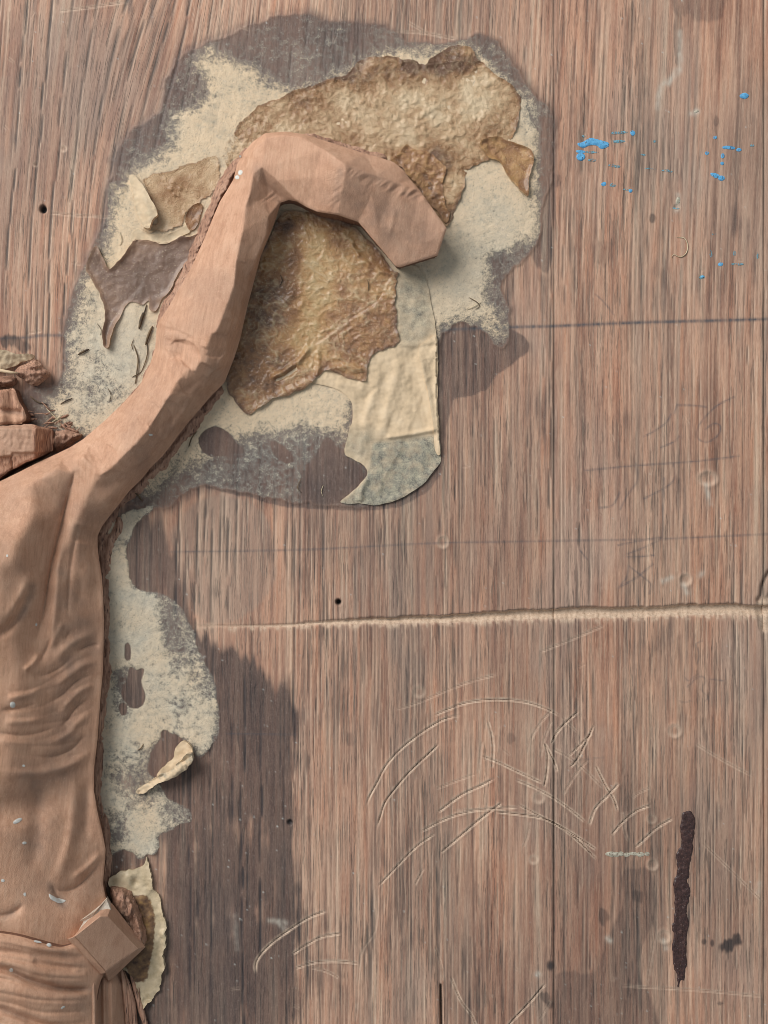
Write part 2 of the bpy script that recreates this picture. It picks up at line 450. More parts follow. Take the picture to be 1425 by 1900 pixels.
deep = [A([(410, 160), (470, 135), (540, 110), (620, 97), (700, 97), (780, 112), (850, 137), (900, 165)]),
        A([(520, 157), (450, 175), (380, 215), (300, 280), (240, 345), (200, 410), (175, 460), (160, 510)]),
        A([(440, 258), (390, 310), (330, 370), (270, 430), (235, 490), (215, 540), (200, 585)]),
        A([(618, 180), (635, 230), (640, 290), (636, 360)]), A([(962, 142), (920, 180), (880, 225), (855, 270)]),
        A([(1020, 190), (1000, 250), (960, 320), (925, 355)]), A([(1010, 228), (970, 265), (925, 310)]),
        A([(832, 260), (850, 310), (845, 380), (832, 430)]), A([(840, 265), (870, 330), (880, 370)]),
        A([(595, 310), (660, 335), (740, 370), (830, 412)]), A([(720, 395), (790, 425), (860, 465), (930, 510), (990, 560)]),
        A([(648, 395), (590, 420), (520, 460), (430, 525)]), A([(680, 485), (600, 545), (540, 590), (440, 680)]),
        A([(740, 503), (640, 507), (550, 520), (460, 550), (360, 600)]),
        A([(640, 518), (740, 530), (830, 548), (900, 580), (970, 635), (1030, 705)]), A([(740, 495), (830, 540), (920, 590), (1030, 665)]),
        A([(425, 598), (350, 655), (270, 730), (200, 805)]), A([(1118, 412), (1070, 460), (1030, 510), (1000, 575)]),
        A([(1030, 350), (1065, 420), (1095, 480), (1108, 520)]), A([(1240, 492), (1180, 520), (1130, 560), (1085, 610)]),
        A([(1320, 543), (1260, 580), (1210, 625), (1175, 660)]),
        B([(425, 180), (350, 210), (270, 260), (200, 310), (160, 360), (150, 395), (153, 430)]), B([(480, 265), (400, 285), (340, 315), (290, 345)]),
        B([(540, 385), (460, 372), (380, 378), (300, 402)]), B([(890, 430), (930, 520), (975, 590), (1000, 680)]), B([(1250, 450), (1180, 530), (1110, 610), (1050, 690)])]
for p in deep: cut(p, rng.uniform(3.2, 4.6), rng.uniform(1.0, 1.35), 1.0, 1.15)
faint = [A([(900, 165), (960, 222)]), A([(270, 140), (360, 105), (470, 60), (560, 30), (660, 0)]), A([(600, 250), (590, 320), (588, 380)]),
         A([(868, 135), (830, 175), (800, 215), (780, 255)]), A([(865, 175), (845, 220), (830, 270), (820, 320)]),
         A([(865, 280), (930, 320), (985, 360), (1030, 405), (1060, 430)]), A([(1000, 320), (960, 370), (920, 430), (905, 460)]),
         A([(425, 435), (500, 405), (575, 378)]), A([(780, 555), (770, 610), (755, 655)]), A([(375, 740), (340, 800)]), A([(1235, 430), (1190, 450), (1165, 470)]),
         A([(1130, 520), (1140, 590), (1155, 640)]), A([(490, 520), (600, 507)]), B([(360, 398), (420, 412), (465, 440)]),
         B([(610, 90), (605, 250), (550, 350), (530, 560), (525, 610)]), B([(830, 320), (855, 400), (855, 450)]), B([(1270, 520), (1225, 600)]), B([(785, 20), (750, 90)]),
         [(1290, 1380), (1340, 1410), (1400, 1440)], [(1425, 1680), (1300, 1560)], [(1000, 1210), (1060, 1185), (1120, 1160)], [(735, 57), (790, 62), (850, 75)], [(755, 40), (800, 66)],
         [(90, 395), (150, 402), (220, 402)], [(50, 620), (78, 612)], [(110, 20), (170, 14), (240, 2)], [(1200, 1830), (1215, 1740)], [(1150, 1830), (1300, 1838), (1420, 1850)]]
for p in faint: cut(p, rng.uniform(1.1, 2.0), rng.uniform(1.0, 1.3), 0.5, 0.6)
for _ in range(70):                                  # small nicks everywhere
    x, y = rng.uniform(-200, 1600), rng.uniform(-200, 2100); a = rng.uniform(0, 3.14); l = rng.uniform(5, 22)
    cut([(x, y), (x + l * math.cos(a), y + l * math.sin(a))], rng.uniform(0.5, 1.4), rng.uniform(0.8, 1.3), 0.3, 0.3)
# end crack at the bottom
stroke(hb, B([(850, 455), (853, 610), (856, 760)]), lambda d, t: -14 * sstep(0, 0.1, t) * np.exp(-(d / 2.0) ** 4), 8)
stroke(pore, B([(850, 455), (853, 610), (856, 760)]), lambda d, t: sstep(0, 0.1, t) * np.exp(-(d / 2.2) ** 4), 8, mode='max')

# saw kerf across the boards: steep upper side, dusty lower side
kerf = [(352, 1161), (430, 1161), (521, 1160), (575, 1156), (668, 1152), (742, 1150), (840, 1146), (950, 1141), (1050, 1138), (1150, 1137), (1250, 1133), (1350, 1131), (1417, 1133), (1700, 1130)]
kp = catmull(kerf, 2.0); ky = np.interp(XX[0], kp[:, 0], kp[:, 1]).astype(f4)
rgh = (noise(4, 4, 51) - 0.5) * 2.6 + (noise(30, 30, 52) - 0.5) * 6
wid_u = (2.0 + 9.5 * sstep(360, 1150, XX)); wid_l = (3.5 + 8.5 * sstep(360, 1000, XX))
dy = YY - ky[None] ; on = sstep(345, 400, XX)
up = sstep(0, 1, (dy + wid_u + rgh * sstep(400, 700, XX)) / 4.0); lo = 1 - np.clip(dy / wid_l, 0, 1) ** 0.8
dep = on * np.where(dy < 0, up, np.clip(lo + 0.28 * (noise(3, 9, 56) - 0.5), 0, 1)) * (2.0 + 8.5 * sstep(380, 900, XX))
inside = (dy > -wid_u - 4) & (dy < wid_l + 3)
hb = np.where(inside, hb * (1 - 0.8 * np.clip(dep / 3, 0, 1)) - dep + 0.9 * (fbm(6, 53, 2) - 0.5) * np.clip(dep / 2, 0, 1), hb).astype(f4)
dust = np.maximum(dust, np.where(inside, on * np.clip(dep / 2.2, 0, 1) * sstep(-wid_u - 1, -wid_u + 5, dy), 0)).astype(f4)
dust = np.maximum(dust, on * 0.8 * np.exp(-((dy - wid_l - 1) / (3.5 + 4 * noise(9, 40, 54))) ** 2) * sstep(0.4, 0.7, noise(4, 12, 55)))
dust = np.maximum(dust, 0.7 * sstep(500, 420, XX) * on * np.exp(-(dy / 5) ** 2) * noise(9, 5, 59))
pore *= 1 - 0.85 * np.clip(dust, 0, 1)
pore = np.maximum(pore, np.where(inside, on * 0.4 * np.exp(-((dy + wid_u + rgh - 0.5) / 1.6) ** 2) * sstep(450, 800, XX), 0)).astype(f4)
# chipped corner where the kerf meets the right-hand joint
stroke(hb, [(1427, 1062), (1416, 1085), (1413, 1105), (1408, 1113)], lambda d, t: -7 * np.exp(-(d / 4.0) ** 2), 14)
stroke(pore, [(1427, 1062), (1416, 1085), (1413, 1105)], lambda d, t: 0.9 * np.exp(-(d / 2.2) ** 2), 8, mode='max')
cp = polymask([(1404, 1118), (1440, 1095), (1440, 1170), (1412, 1172)], 3); hb -= 5 * cp; dust = np.maximum(dust, 0.8 * cp)

# round dents, nail holes
def dent(x, y, r, dep_, rim=0.8, dark=0.0, ax=1.0):
    k_ = int(r * 3.2); sl = np.s_[int(y) + MG - k_:int(y) + MG + k_, int(x) + MG - k_:int(x) + MG + k_]
    dd = np.hypot((XX[sl] - x) / ax, YY[sl] - y)
    _dent(hb[sl], pore[sl], ink[sl], raw[sl], dd, r, dep_, rim, dark)
def _dent(hb, pore, ink, raw, d, r, dep_, rim, dark):
    m = d < r * 3
    hb[m] += (-dep_ * np.exp(-(d[m] / r) ** 4) + rim * np.exp(-((d[m] - 1.35 * r) / (0.3 * r)) ** 2))
    if dark:
        pore[m] = np.maximum(pore[m], dark * np.exp(-(d[m] / (r * 0.9)) ** 4)); ink[m] = np.maximum(ink[m], dark * np.exp(-(d[m] / (r * 1.1)) ** 4))
    else: raw[m] = np.maximum(raw[m], 0.5 * np.exp(-((d[m] - r) / (0.45 * r)) ** 2))
for a in ((1314, 888, 11, 3.2, 1.2, 0, 1.3), (1272, 1076, 9, 3.2, 1.0, 0, 1.0), (1252, 1356, 10, 0.9, 1.2, 0, 1.0), (822, 1006, 9, 2.0, 1.3, 0, 0.9), (1211, 1605, 8, 1.8, 1.2), (1232, 1738, 10, 0.8, 1.2),
          (778, 1284, 9, 0.7, 1.0), (1000, 1480, 9, 0.6, 0.9), (80, 388, 7, 14, 0.6, 1.0, 0.85), (628, 1117, 5, 14, 0.5, 1.0), (538, 1526, 5, 6, 0.5, 0.8), (1256, 384, 5, 3, 0.6), (1022, 1792, 9, 0.4, 0.2, 0.75, 0.8),
          (66, 305, 4, 2.5, 0.5), (118, 276, 5, 2.0, 0.6), (1210, 1520, 7, 0.6, 0.8), (990, 1595, 7, 0.5, 0.7)): dent(*a)

# pencil: layout lines and figures, worn into the grain
def pen(p, wd_=1.5, a=0.5): stroke(pencil, p, lambda d, t: 1.45 * a * np.exp(-(d / wd_) ** 2), 8, step=4, mode='max')
pen([(822, 612), (950, 607), (1030, 605), (1120, 601), (1200, 598), (1320, 595), (1500, 590)], 3.0, 0.75)
pen([(-200, 632), (30, 627), (70, 623), (112, 622)], 3.0, 0.62)
pen([(318, 1024), (560, 1020), (800, 1008), (950, 1005), (1133, 1002), (1227, 1000), (1383, 993), (1560, 985)], 2.0, 0.42)
pen([(1085, 873), (1180, 864), (1290, 856), (1372, 846)], 1.8, 0.45)
pen([(420, 1361), (550, 1363)], 1.6, 0.4)
Cc = lambda l: c1(l, 950, 700, 3.0)
for p in ([(920, 155), (1000, 156), (1080, 165)], [(1235, 110), (1140, 160), (1060, 240), (1030, 300), (1040, 345), (1090, 360), (1150, 320), (1160, 270), (1120, 258), (1080, 290)],
          [(920, 150), (905, 200)], [(885, 205), (860, 250), (800, 295), (735, 330)], [(930, 330), (900, 360), (830, 390)], [(690, 480), (697, 575), (640, 660), (602, 735)],
          [(600, 640), (560, 712), (488, 727)], [(900, 480), (905, 560), (860, 610), (735, 676)], [(848, 560), (842, 720), (838, 905)], [(590, 935), (700, 912), (838, 892), (740, 945), (640, 985)],
          [(640, 1000), (720, 998), (790, 990)], [(650, 1050), (720, 1105), (772, 1150), (765, 1205)], [(650, 1050), (640, 1110), (595, 1172)], [(595, 1172), (700, 1110), (785, 1040)], [(380, 965), (415, 1010)]):
    pen(Cc(p), 1.7, 0.5)
Dd = lambda l: c1(l, 1200, 1050, 6.333)
for p in ([(465, 1000), (445, 1250), (428, 1500)], [(440, 1290), (490, 1350), (600, 1270)], [(480, 1420), (620, 1300), (700, 1350), (640, 1450), (720, 1540), (690, 1585)], [(740, 1330), (900, 1350)],
          [(390, 1590), (450, 1605), (520, 1580)], [(650, 880), (580, 925), (620, 1040), (590, 1150)]): pen(Dd(p), 1.6, 0.36)
pen([(1105, 546), (1120, 560), (1138, 583)], 1.8, 0.4); pen([(1060, 1412), (1120, 1405)], 1.4, 0.25)
pencil *= (0.55 + 0.75 * noise(2.2, 6, 61)) * (1 - 0.3 * tone)

# glue stains soaked into the boards
def blob(poly, soft, nz=0.5, scale=26, seed=71, aspect=1.0):
    p = np.asarray(poly, float); r = int(4 * soft) + 3
    x0, y0 = np.maximum(np.floor(p.min(0) - r), -MG).astype(int) + MG; x1, y1 = np.minimum(np.ceil(p.max(0) + r), (RW - MG, RH - MG)).astype(int) + MG
    m = polymask(poly, soft); o = np.zeros((RH, RW), f4)
    o[y0:y1, x0:x1] = sstep(0.38, 0.62, m[y0:y1, x0:x1] + nz * (fbm(scale, seed, 4, aspect=aspect, w=x1 - x0, h=y1 - y0) - 0.5))
    return o
S1 = blob([(150, 940), (262, 950), (300, 946), (306, 990), (322, 1045), (340, 1100), (352, 1150), (372, 1180), (410, 1192), (450, 1212), (500, 1250), (535, 1285), (556, 1335), (548, 1400), (545, 1450), (560, 1500), (546, 1560),
           (556, 1640), (560, 1710), (548, 1800), (560, 1900), (556, 2200), (100, 2200), (100, 1500)], 3, 0.35, 40, 71, 2.0)
S2 = blob([(800, 590), (880, 598), (940, 606), (972, 618), (985, 650), (960, 668), (930, 692), (905, 722), (868, 735), (842, 738), (826, 800), (820, 880), (790, 915), (740, 944), (660, 950), (560, 945), (480, 930), (420, 914), (380, 908), (370, 880), (700, 600)], 5, 0.5, 24, 72)
S3 = blob([(1034, 1800), (1085, 1792), (1110, 1760), (1150, 1680), (1140, 1610), (1190, 1600), (1225, 1660), (1200, 1740), (1180, 1800), (1212, 1850), (1225, 1920), (1225, 2200), (1034, 2200)], 16, 0.8, 50, 73, 2.5)
S3 = S3 * (XX > 1030)
S1 = sstep(0.15, 0.85, blur(S1, 12.0) + 0.7 * (noise(4.5, 60, 75) - 0.5) + 0.6 * (fbm(50, 76, 4) - 0.5)) * (0.8 + 0.35 * fbm(70, 77, 4, aspect=2))
S1 = np.minimum(S1, 1)
stain = np.maximum.reduce([1.0 * S1, 0.85 * S2, 0.7 * S3])
SHEET = [(117, 660), (119, 620), (128, 560), (142, 515), (158, 480), (172, 448), (186, 420), (196, 380), (204, 330), (212, 292), (226, 262), (248, 236), (272, 221), (296, 206), (303, 186), (306, 160), (318, 130), (338, 102), (372, 82), (420, 69),
         (452, 52), (490, 37), (530, 27), (566, 25), (600, 36), (650, 38), (700, 42), (735, 58), (752, 76), (790, 80), (820, 79), (850, 75), (868, 70), (886, 60), (906, 66), (930, 86), (950, 116), (968, 146), (982, 166), (1002, 186), (1016, 194),
         (1025, 212), (1026, 250), (1027, 300), (1020, 350), (1008, 400), (1002, 445), (976, 480), (948, 503), (932, 530), (945, 572), (945, 622), (934, 646), (916, 640), (904, 620), (880, 602), (850, 602), (826, 614), (812, 640), (760, 800),
         (690, 930), (640, 938), (600, 940), (560, 936), (500, 925), (450, 915), (402, 905), (374, 899), (346, 918), (318, 936), (280, 945), (230, 930), (160, 850), (120, 815), (60, 800), (20, 760), (60, 720), (100, 715), (116, 690)]
sheet_o = ragged(SHEET, 3.2, 3.0, 81, rough=1.05)
hx, hy, hsd = sdf_of(sheet_o, (), 26)
sdm = np.full((RH, RW), -26, f4); sdm[hy + MG:hy + MG + hsd.shape[0], hx + MG:hx + MG + hsd.shape[1]] = hsd
halo = sstep(-17, 3, sdm + 10 * (fbm(40, 82, 4) - 0.5))
stain = np.maximum(stain, (0.72 + 0.26 * sstep(-2, 6, sdm)) * halo * (0.8 + 0.3 * fbm(60, 80, 3)))
hb += 1.2 * sstep(-1.2, 1.2, sdm) + 1.6 * np.exp(-(sdm / 2.2) ** 2) * noise(26, 26, 79)
pore *= 1 - 0.55 * sstep(-3, 3, sdm)
tone = tone * (1 - 0.4 * sstep(-3, 3, sdm)) + 0.2 * sstep(-3, 3, sdm)
stain = np.maximum(stain, 0.75 * sstep(0.4, 0.7, polymask([(1004, 300), (1030, 180), (1030, 470), (1012, 520), (985, 480)], 8) + 0.3 * (noise(4, 40, 83) - 0.5)) * (XX < 1031))
stain = np.maximum(stain, 0.55 * sstep(0.4, 0.7, polymask([(1026, 325), (1042, 322), (1040, 345), (1026, 350)], 3)))
stain = np.maximum(stain, 0.35 * sstep(0.55, 0.85, fbm(190, 84, 4, aspect=2.2)))
stain = np.maximum(stain, 0.5 * blob([(60, 60), (210, 130), (160, 165), (60, 130)], 20, 0.8, 60, 85) * 0.6)
stain = np.maximum(stain, 0.45 * blob([(1215, -40), (1350, -40), (1335, 40), (1260, 30)], 12, 0.8, 40, 86))
N91 = noise(3.2, 8, 91)
for (x, y, a, b, r_, v) in ((1356, 1752, 22, 12, -0.5, 0.85), (1366, 1742, 14, 9, -0.9, 0.8), (1306, 1748, 5, 5, 0, 0.6), (1322, 1750, 4, 8, 0, 0.7), (1120, 1700, 10, 16, 0.2, 0.5), (1182, 1664, 12, 12, 0, 0.45), (1012, 1852, 12, 9, 0.5, 0.55), (1020, 1864, 7, 9, 0, 0.55),
                            (1337, 1862, 9, 4, 0, 0.55), (40, 640, 18, 13, 0.2, 0.6), (14, 632, 16, 12, 0, 0.7), (14, 664, 12, 7, 0, 0.5), (948, 1370, 8, 10, 0, 0.3), (1258, 65, 8, 50, 0.05, 0.35), (1170, 60, 8, 60, 0.1, 0.35), (1190, 150, 7, 80, 0, 0.3), (650, 1372, 8, 12, 0, 0.3), (1330, 225, 7, 9, 0, 0.35), (1120, 470, 18, 26, 0, 0.25), (1210, 405, 5, 9, 0, 0.6)):
    ca, sa = math.cos(r_), math.sin(r_); k_ = int(max(a, b) * 1.8) + 4
    sl = np.s_[int(y) + MG - k_:int(y) + MG + k_, int(x) + MG - k_:int(x) + MG + k_]; dx, dy_ = XX[sl] - x, YY[sl] - y
    d = np.hypot((dx * ca + dy_ * sa) / a, (-dx * sa + dy_ * ca) / b)
    ink[sl] = np.maximum(ink[sl], v * sstep(1.25, 0.7, d + 0.7 * (N91[sl] - 0.5)))
red = np.maximum(red, blob([(-10, 66), (40, 64), (66, 84), (72, 125), (30, 148), (-20, 140)], 10, 0.9, 18, 92, 3))
red = np.maximum(red, 0.6 * sstep(0.55, 0.85, fbm(170, 93, 3, aspect=2.0)))
red = np.maximum(red, 0.6 * blob([(990, 150), (1060, 160), (1060, 420), (1000, 430)], 26, 0.8, 40, 94, 3))
grey = np.maximum(grey, 0.8 * blob([(318, 945), (380, 912), (480, 940), (520, 1010), (500, 1110), (430, 1165), (362, 1165), (340, 1090)], 22, 0.7, 60, 95))
grey = np.maximum(grey, 0.7 * sstep(0.55, 0.8, fbm(200, 96, 3, aspect=1.5)) * (0.4 + 0.6 * worn))
grey = np.maximum(grey, 0.5 * sstep(0.5, 0.85, bandw * 0.6 + 0.4 * noise(7, 300, 97)))
grey = np.maximum(grey, 0.85 * warp(sstep(0.52, 0.82, 0.7 * noise(4.5, 160, 29) + 0.3 * noise(17, 400, 26)) * (0.35 + 0.65 * sstep(0.3, 0.7, bands))))
red = np.maximum(red, 1.0 * warp(sstep(0.5, 0.85, noise(8, 240, 27))) * noise(120, 200, 28))
raw = np.maximum(raw, 0.8 * np.clip(np.roll(pore, 2, 1) - 1.2 * pore, 0, 1) * (1 - stain))  # lit rim painted pale along the right side of each pore
pale_smudge = np.zeros((RH, RW), f4)
for p, a in (([(1262, 60), (1262, 100), (1262, 130), (1245, 145), (1225, 165), (1220, 200)], 0.55), ([(1240, 155), (1255, 130)], 0.6), ([(1283, 211), (1294, 206)], 0.7), ([(1256, 390), (1258, 362)], 0.6), ([(1310, 900), (1318, 935)], 0.5), ([(1268, 1085), (1275, 1100)], 0.5), ([(1230, 1078), (1246, 1072)], 0.5), ([(1298, 1068), (1305, 1062)], 0.5),
             ([(500, 1708), (530, 1712)], 0.45), ([(518, 1710), (526, 1722)], 0.6), ([(1406, 1655), (1410, 1640)], 0.5), ([(1232, 1745), (1236, 1760)], 0.5), ([(1128, 1740), (1131, 1745)], 0.8), ([(997, 1808), (999, 1809)], 0.9), ([(440, 1760), (436, 1700)], 0.2)):
    stroke(pale_smudge, p, lambda d, t: a * np.exp(-(d / 5.0) ** 2), 14, mode='max')
pale_smudge *= 0.4 + 0.8 * noise(3, 5, 98)
specks = np.zeros((RH, RW), f4)
for _ in range(1500):
    x, y = int(rng.uniform(0, RW - 4)), int(rng.uniform(0, RH - 4))
    if stain[y, x] < 0.4 and rng.random() < 0.75: continue
    specks[y:y + rng.integers(1, 3), x:x + rng.integers(1, 3)] = rng.uniform(0.4, 1)
specks = blur(specks, 0.7) * 1.5

mb = M("bench_wood")
def gn(sx, sy, detail=1, rough=0.5, off=0.0):
    g = mb.n('ShaderNodeNewGeometry'); sp = mb.n('ShaderNodeSeparateXYZ'); mb.link(g.outputs['Position'], sp.inputs[0])
    x = mb.math('MULTIPLY', mb.math('ADD', mb.math('MULTIPLY', sp.outputs[0], 1 / U), mb.math('ADD', mb.attr('shift'), off)), 1 / sx)
    y = mb.math('MULTIPLY', sp.outputs[1], 1 / U / sy)
    cb = mb.n('ShaderNodeCombineXYZ'); mb.link(x, cb.inputs[0]); mb.link(y, cb.inputs[1])
    nd = mb.n('ShaderNodeTexNoise'); nd.inputs['Scale'].default_value = 1.0; nd.inputs['Detail'].default_value = detail; nd.inputs['Roughness'].default_value = rough
    mb.link(cb.outputs[0], nd.inputs['Vector']); return nd.outputs['Fac']
dn = gn(60, 900, 2, 0.5, 300)
tn = mb.math('ADD', mb.attr('tone'), mb.math('MULTIPLY', mb.math('SUBTRACT', gn(3.0, 30, 3, 0.7, 55), 0.5), 0.45))
col = mb.ramp(tn, [(0.0, srgb(129, 96, 81)), (0.28, srgb(168, 128, 108)), (0.52, srgb(190, 150, 127)), (0.78, srgb(207, 170, 145)), (1.0, srgb(222, 193, 167))])
l1 = mb.math('MULTIPLY', mb.ms(gn(2.3, 62, 3, 0.6, 11), 0.54, 0.62), mb.ms(dn, 0.36, 0.62, 0.16, 0.46))
l2 = mb.math('MULTIPLY', mb.ms(gn(3.8, 95, 3, 0.65, 77), 0.58, 0.65), mb.ms(dn, 0.34, 0.60, 0.18, 0.58))
l3 = mb.ms(gn(2.8, 55, 3, 0.6, 140), 0.55, 0.65, 0.0, 0.34)
col = mb.mix(mb.ms(gn(9, 300, 2, 0.55, 200), 0.5, 0.68, 0.0, 0.5), col, mb.mix(1.0, col, (1.02, 0.84, 0.74), 'MULTIPLY'))
big = mb.noise(420, 520, 3, 0.6); big2 = mb.noise(240, 460, 3, 0.6)
col = mb.mix(mb.ms(big, 0.42, 0.64, 0.0, 0.42), col, mb.mix(1.0, col, (0.94, 0.83, 0.76), 'MULTIPLY'))
col = mb.mix(mb.ms(big2, 0.48, 0.70, 0.0, 0.45), col, srgb(166, 149, 138))
col = mb.mix(l3, col, srgb(214, 182, 156))
clean_ = mb.math('SUBTRACT', 1.0, mb.math('MAXIMUM', mb.attr('dust'), mb.attr('smooth')), True)
l1 = mb.math('MULTIPLY', l1, clean_); l2 = mb.math('MULTIPLY', l2, clean_)
col = mb.mix(l1, col, srgb(112, 100, 90))
col = mb.mix(l2, col, srgb(96, 86, 79))
col = mb.mix(mb.math('MULTIPLY', mb.attr('red'), 0.34), col, mb.mix(1.0, col, (1.05, 0.80, 0.68), 'MULTIPLY'))
col = mb.mix(mb.math('MULTIPLY', mb.attr('grey'), 0.5), col, srgb(150, 138, 126))
sm_ = mb.math('ADD', mb.math('MULTIPLY', mb.noise(5, 18, 5, 0.75), 0.5), mb.math('MULTIPLY', mb.noise(2.4, 3.0, 4, 0.75), 0.5))
st_col = mb.ramp(sm_, [(0.34, srgb(46, 45, 48)), (0.48, srgb(74, 70, 71)), (0.58, srgb(98, 88, 84)), (0.70, srgb(148, 146, 144))])
col = mb.mix(mb.math('MULTIPLY', mb.attr('stain'), 0.86), col, mb.mix(0.72, mb.mix(1.0, col, (0.36, 0.345, 0.35), 'MULTIPLY'), st_col))
col = mb.mix(mb.math('MULTIPLY', mb.attr('raw'), 0.95), col, srgb(224, 198, 174))
col = mb.mix(mb.math('MULTIPLY', mb.attr('pore'), 0.82), col, mb.mix(mb.attr('stain'), srgb(86, 80, 75), srgb(46, 48, 53)))
col = mb.mix(mb.math('MULTIPLY', mb.attr('pencil'), 0.9), col, srgb(84, 84, 88))
col = mb.mix(mb.attr('ink'), col, srgb(52, 50, 52))
col = mb.mix(mb.attr('pale'), col, srgb(205, 198, 184))
col = mb.mix(mb.attr('dust'), col, mb.ramp(mb.noise(5, 5, 4, 0.7), [(0.25, srgb(168, 144, 122)), (0.5, srgb(204, 178, 154)), (0.8, srgb(220, 198, 176))]))
col = mb.mix(mb.attr('speck'), col, srgb(205, 205, 198))
bh = mb.math('SUBTRACT', mb.noise(2.4, 16, 3, 0.6), mb.math('ADD', mb.math('MULTIPLY', l1, 1.0), mb.math('MULTIPLY', l2, 1.6)))
bh = mb.math('ADD', bh, mb.math('MULTIPLY', mb.noise(1.3, 2.0, 2), 0.4))
MAT_BENCH = mb.done(col, mb.ms(mb.attr('stain'), 0, 1, 0.66, 0.52), 0.28, mb.bump(bh, 0.65, 0.8))

smooth_ = np.maximum(0.55 * worn, 0.75 * sstep(-3, 3, sdm)).astype(f4)
bench = empty("workbench_top", CX, CY, label="worn brown hardwood workbench top with scratches and stains", kind="structure")
def axis(lo, hi, fine0, fine1, sf, scs):
    a = [lo]
    while a[-1] < hi - 1e-6:
        s = sf if fine0 <= a[-1] <= fine1 else scs
        a.append(min(a[-1] + s, hi))
    return np.array(a)
ysb = axis(-MG + 2, 1900 + MG - 3, -25, 1925, 2.35, 9.0)
boards = []
NJ = noise(300, 130, 99)
for (xa, xb) in ((-MG + 2.0, 1027.7), (1028.3, 1416.9), (1417.5, 1425 + MG - 3.0)):
    xsb = axis(xa, xb, -25, 1450, 1.85, 9.0)
    GX, GY = np.meshgrid(xsb, ysb)
    Z = sample(hb, GX, GY)
    e = np.minimum(GX - xa, xb - GX)
    Z = Z - 2.4 * np.exp(-(e / 1.6) ** 2) * (0.1 + 1.2 * sample(NJ, GX, GY))
    nxx, nyy = len(xsb), len(ysb); ids = np.arange(nxx * nyy).reshape(nyy, nxx)
    q = np.stack([ids[:-1, :-1], ids[1:, :-1], ids[1:, 1:], ids[:-1, 1:]], -1).reshape(-1, 4)
    co = np.stack([(GX - CX) * U, (CY - GY) * U, Z * U], -1).reshape(-1, 3)
    loop = np.concatenate([ids[:, 0], ids[-1, 1:], ids[::-1, -1][1:], ids[0, ::-1][1:-1]])
    bot = co[loop].copy(); bot[:, 2] = -150 * U; nb0 = len(co); k = np.arange(len(loop)); k2 = np.roll(k, -1)
    wall = np.stack([loop[k], nb0 + k, nb0 + k2, loop[k2]], 1)
    co = np.vstack([co, bot]); q = np.vstack([q, wall])
    at = {}
    for an, m_ in (('tone', tone), ('pore', pore), ('stain', stain), ('pencil', pencil), ('dust', dust), ('ink', ink), ('red', red), ('grey', grey), ('raw', raw), ('pale', pale_smudge), ('speck', specks), ('shift', shift), ('smooth', smooth_)):
        v = sample(m_, GX, GY)
        if an == 'pore': v = np.maximum(v, 0.85 * np.exp(-(e / 2.0) ** 2) * sstep(0.05, 0.6, sample(NJ, GX, GY)))
        v = v.ravel(); at[an] = np.concatenate([v, v[loop]])
    boards.append(make("plank", co, q, MAT_BENCH, bench, at))

# ------------------------------------------------------------------ carved figure: chiselled arm, torso, cloth
def tri_field(lines, pts, x0, y0, w, h):
    vs = []; es = []; zs = []; idx = {}
    def add(p):
        k = (round(p[0], 1), round(p[1], 1))
        if k not in idx: idx[k] = len(vs); vs.append(Vector((p[0], p[1]))); zs.append(p[2])
        return idx[k]
    for ln_ in lines:
        k = [add(p) for p in ln_]
        es += [(a, b) for a, b in zip(k, k[1:]) if a != b]
    for p in pts: add(p)
    r = delaunay_2d_cdt(vs, es, [], 0, 1e-4)
    V = np.array([v[:] for v in r[0]]); Zv = np.zeros(len(V)); A0 = np.array([v[:] for v in vs]); Z0 = np.array(zs)
    for i, o in enumerate(r[3]):
        if len(o): Zv[i] = Z0[o[0]]
        else:                                   # crossing of two lines: nearest two inputs
            dd = np.hypot(*(A0 - V[i]).T); j = np.argsort(dd)[:3]; ww = 1 / (dd[j] + 1e-3); Zv[i] = (Z0[j] * ww).sum() / ww.sum()
    out = np.full((h, w), np.nan, f4)
    for f in r[2]:
        a, b, c = V[f[0]], V[f[1]], V[f[2]]
        ax, bx = int(max(min(a[0], b[0], c[0]) - 1, x0)), int(min(max(a[0], b[0], c[0]) + 2, x0 + w))
        ay, by = int(max(min(a[1], b[1], c[1]) - 1, y0)), int(min(max(a[1], b[1], c[1]) + 2, y0 + h))
        if bx <= ax or by <= ay: continue
        gy, gx = np.mgrid[ay:by, ax:bx]
        den = (b[1] - c[1]) * (a[0] - c[0]) + (c[0] - b[0]) * (a[1] - c[1])
        if abs(den) < 1e-9: continue
        l1 = ((b[1] - c[1]) * (gx - c[0]) + (c[0] - b[0]) * (gy - c[1])) / den
        l2 = ((c[1] - a[1]) * (gx - c[0]) + (a[0] - c[0]) * (gy - c[1])) / den
        m = (l1 >= -1e-4) & (l2 >= -1e-4) & (l1 + l2 <= 1.0001)
        s = out[ay - y0:by - y0, ax - x0:bx - x0]
        s[m] = (l1 * Zv[f[0]] + l2 * Zv[f[1]] + (1 - l1 - l2) * Zv[f[2]])[m]
    return out

def to_full(m, x0, y0, fillv=0.0):
    o = np.full((RH, RW), fillv, f4); o[y0 + MG:y0 + MG + m.shape[0], x0 + MG:x0 + MG + m.shape[1]] = m; return o

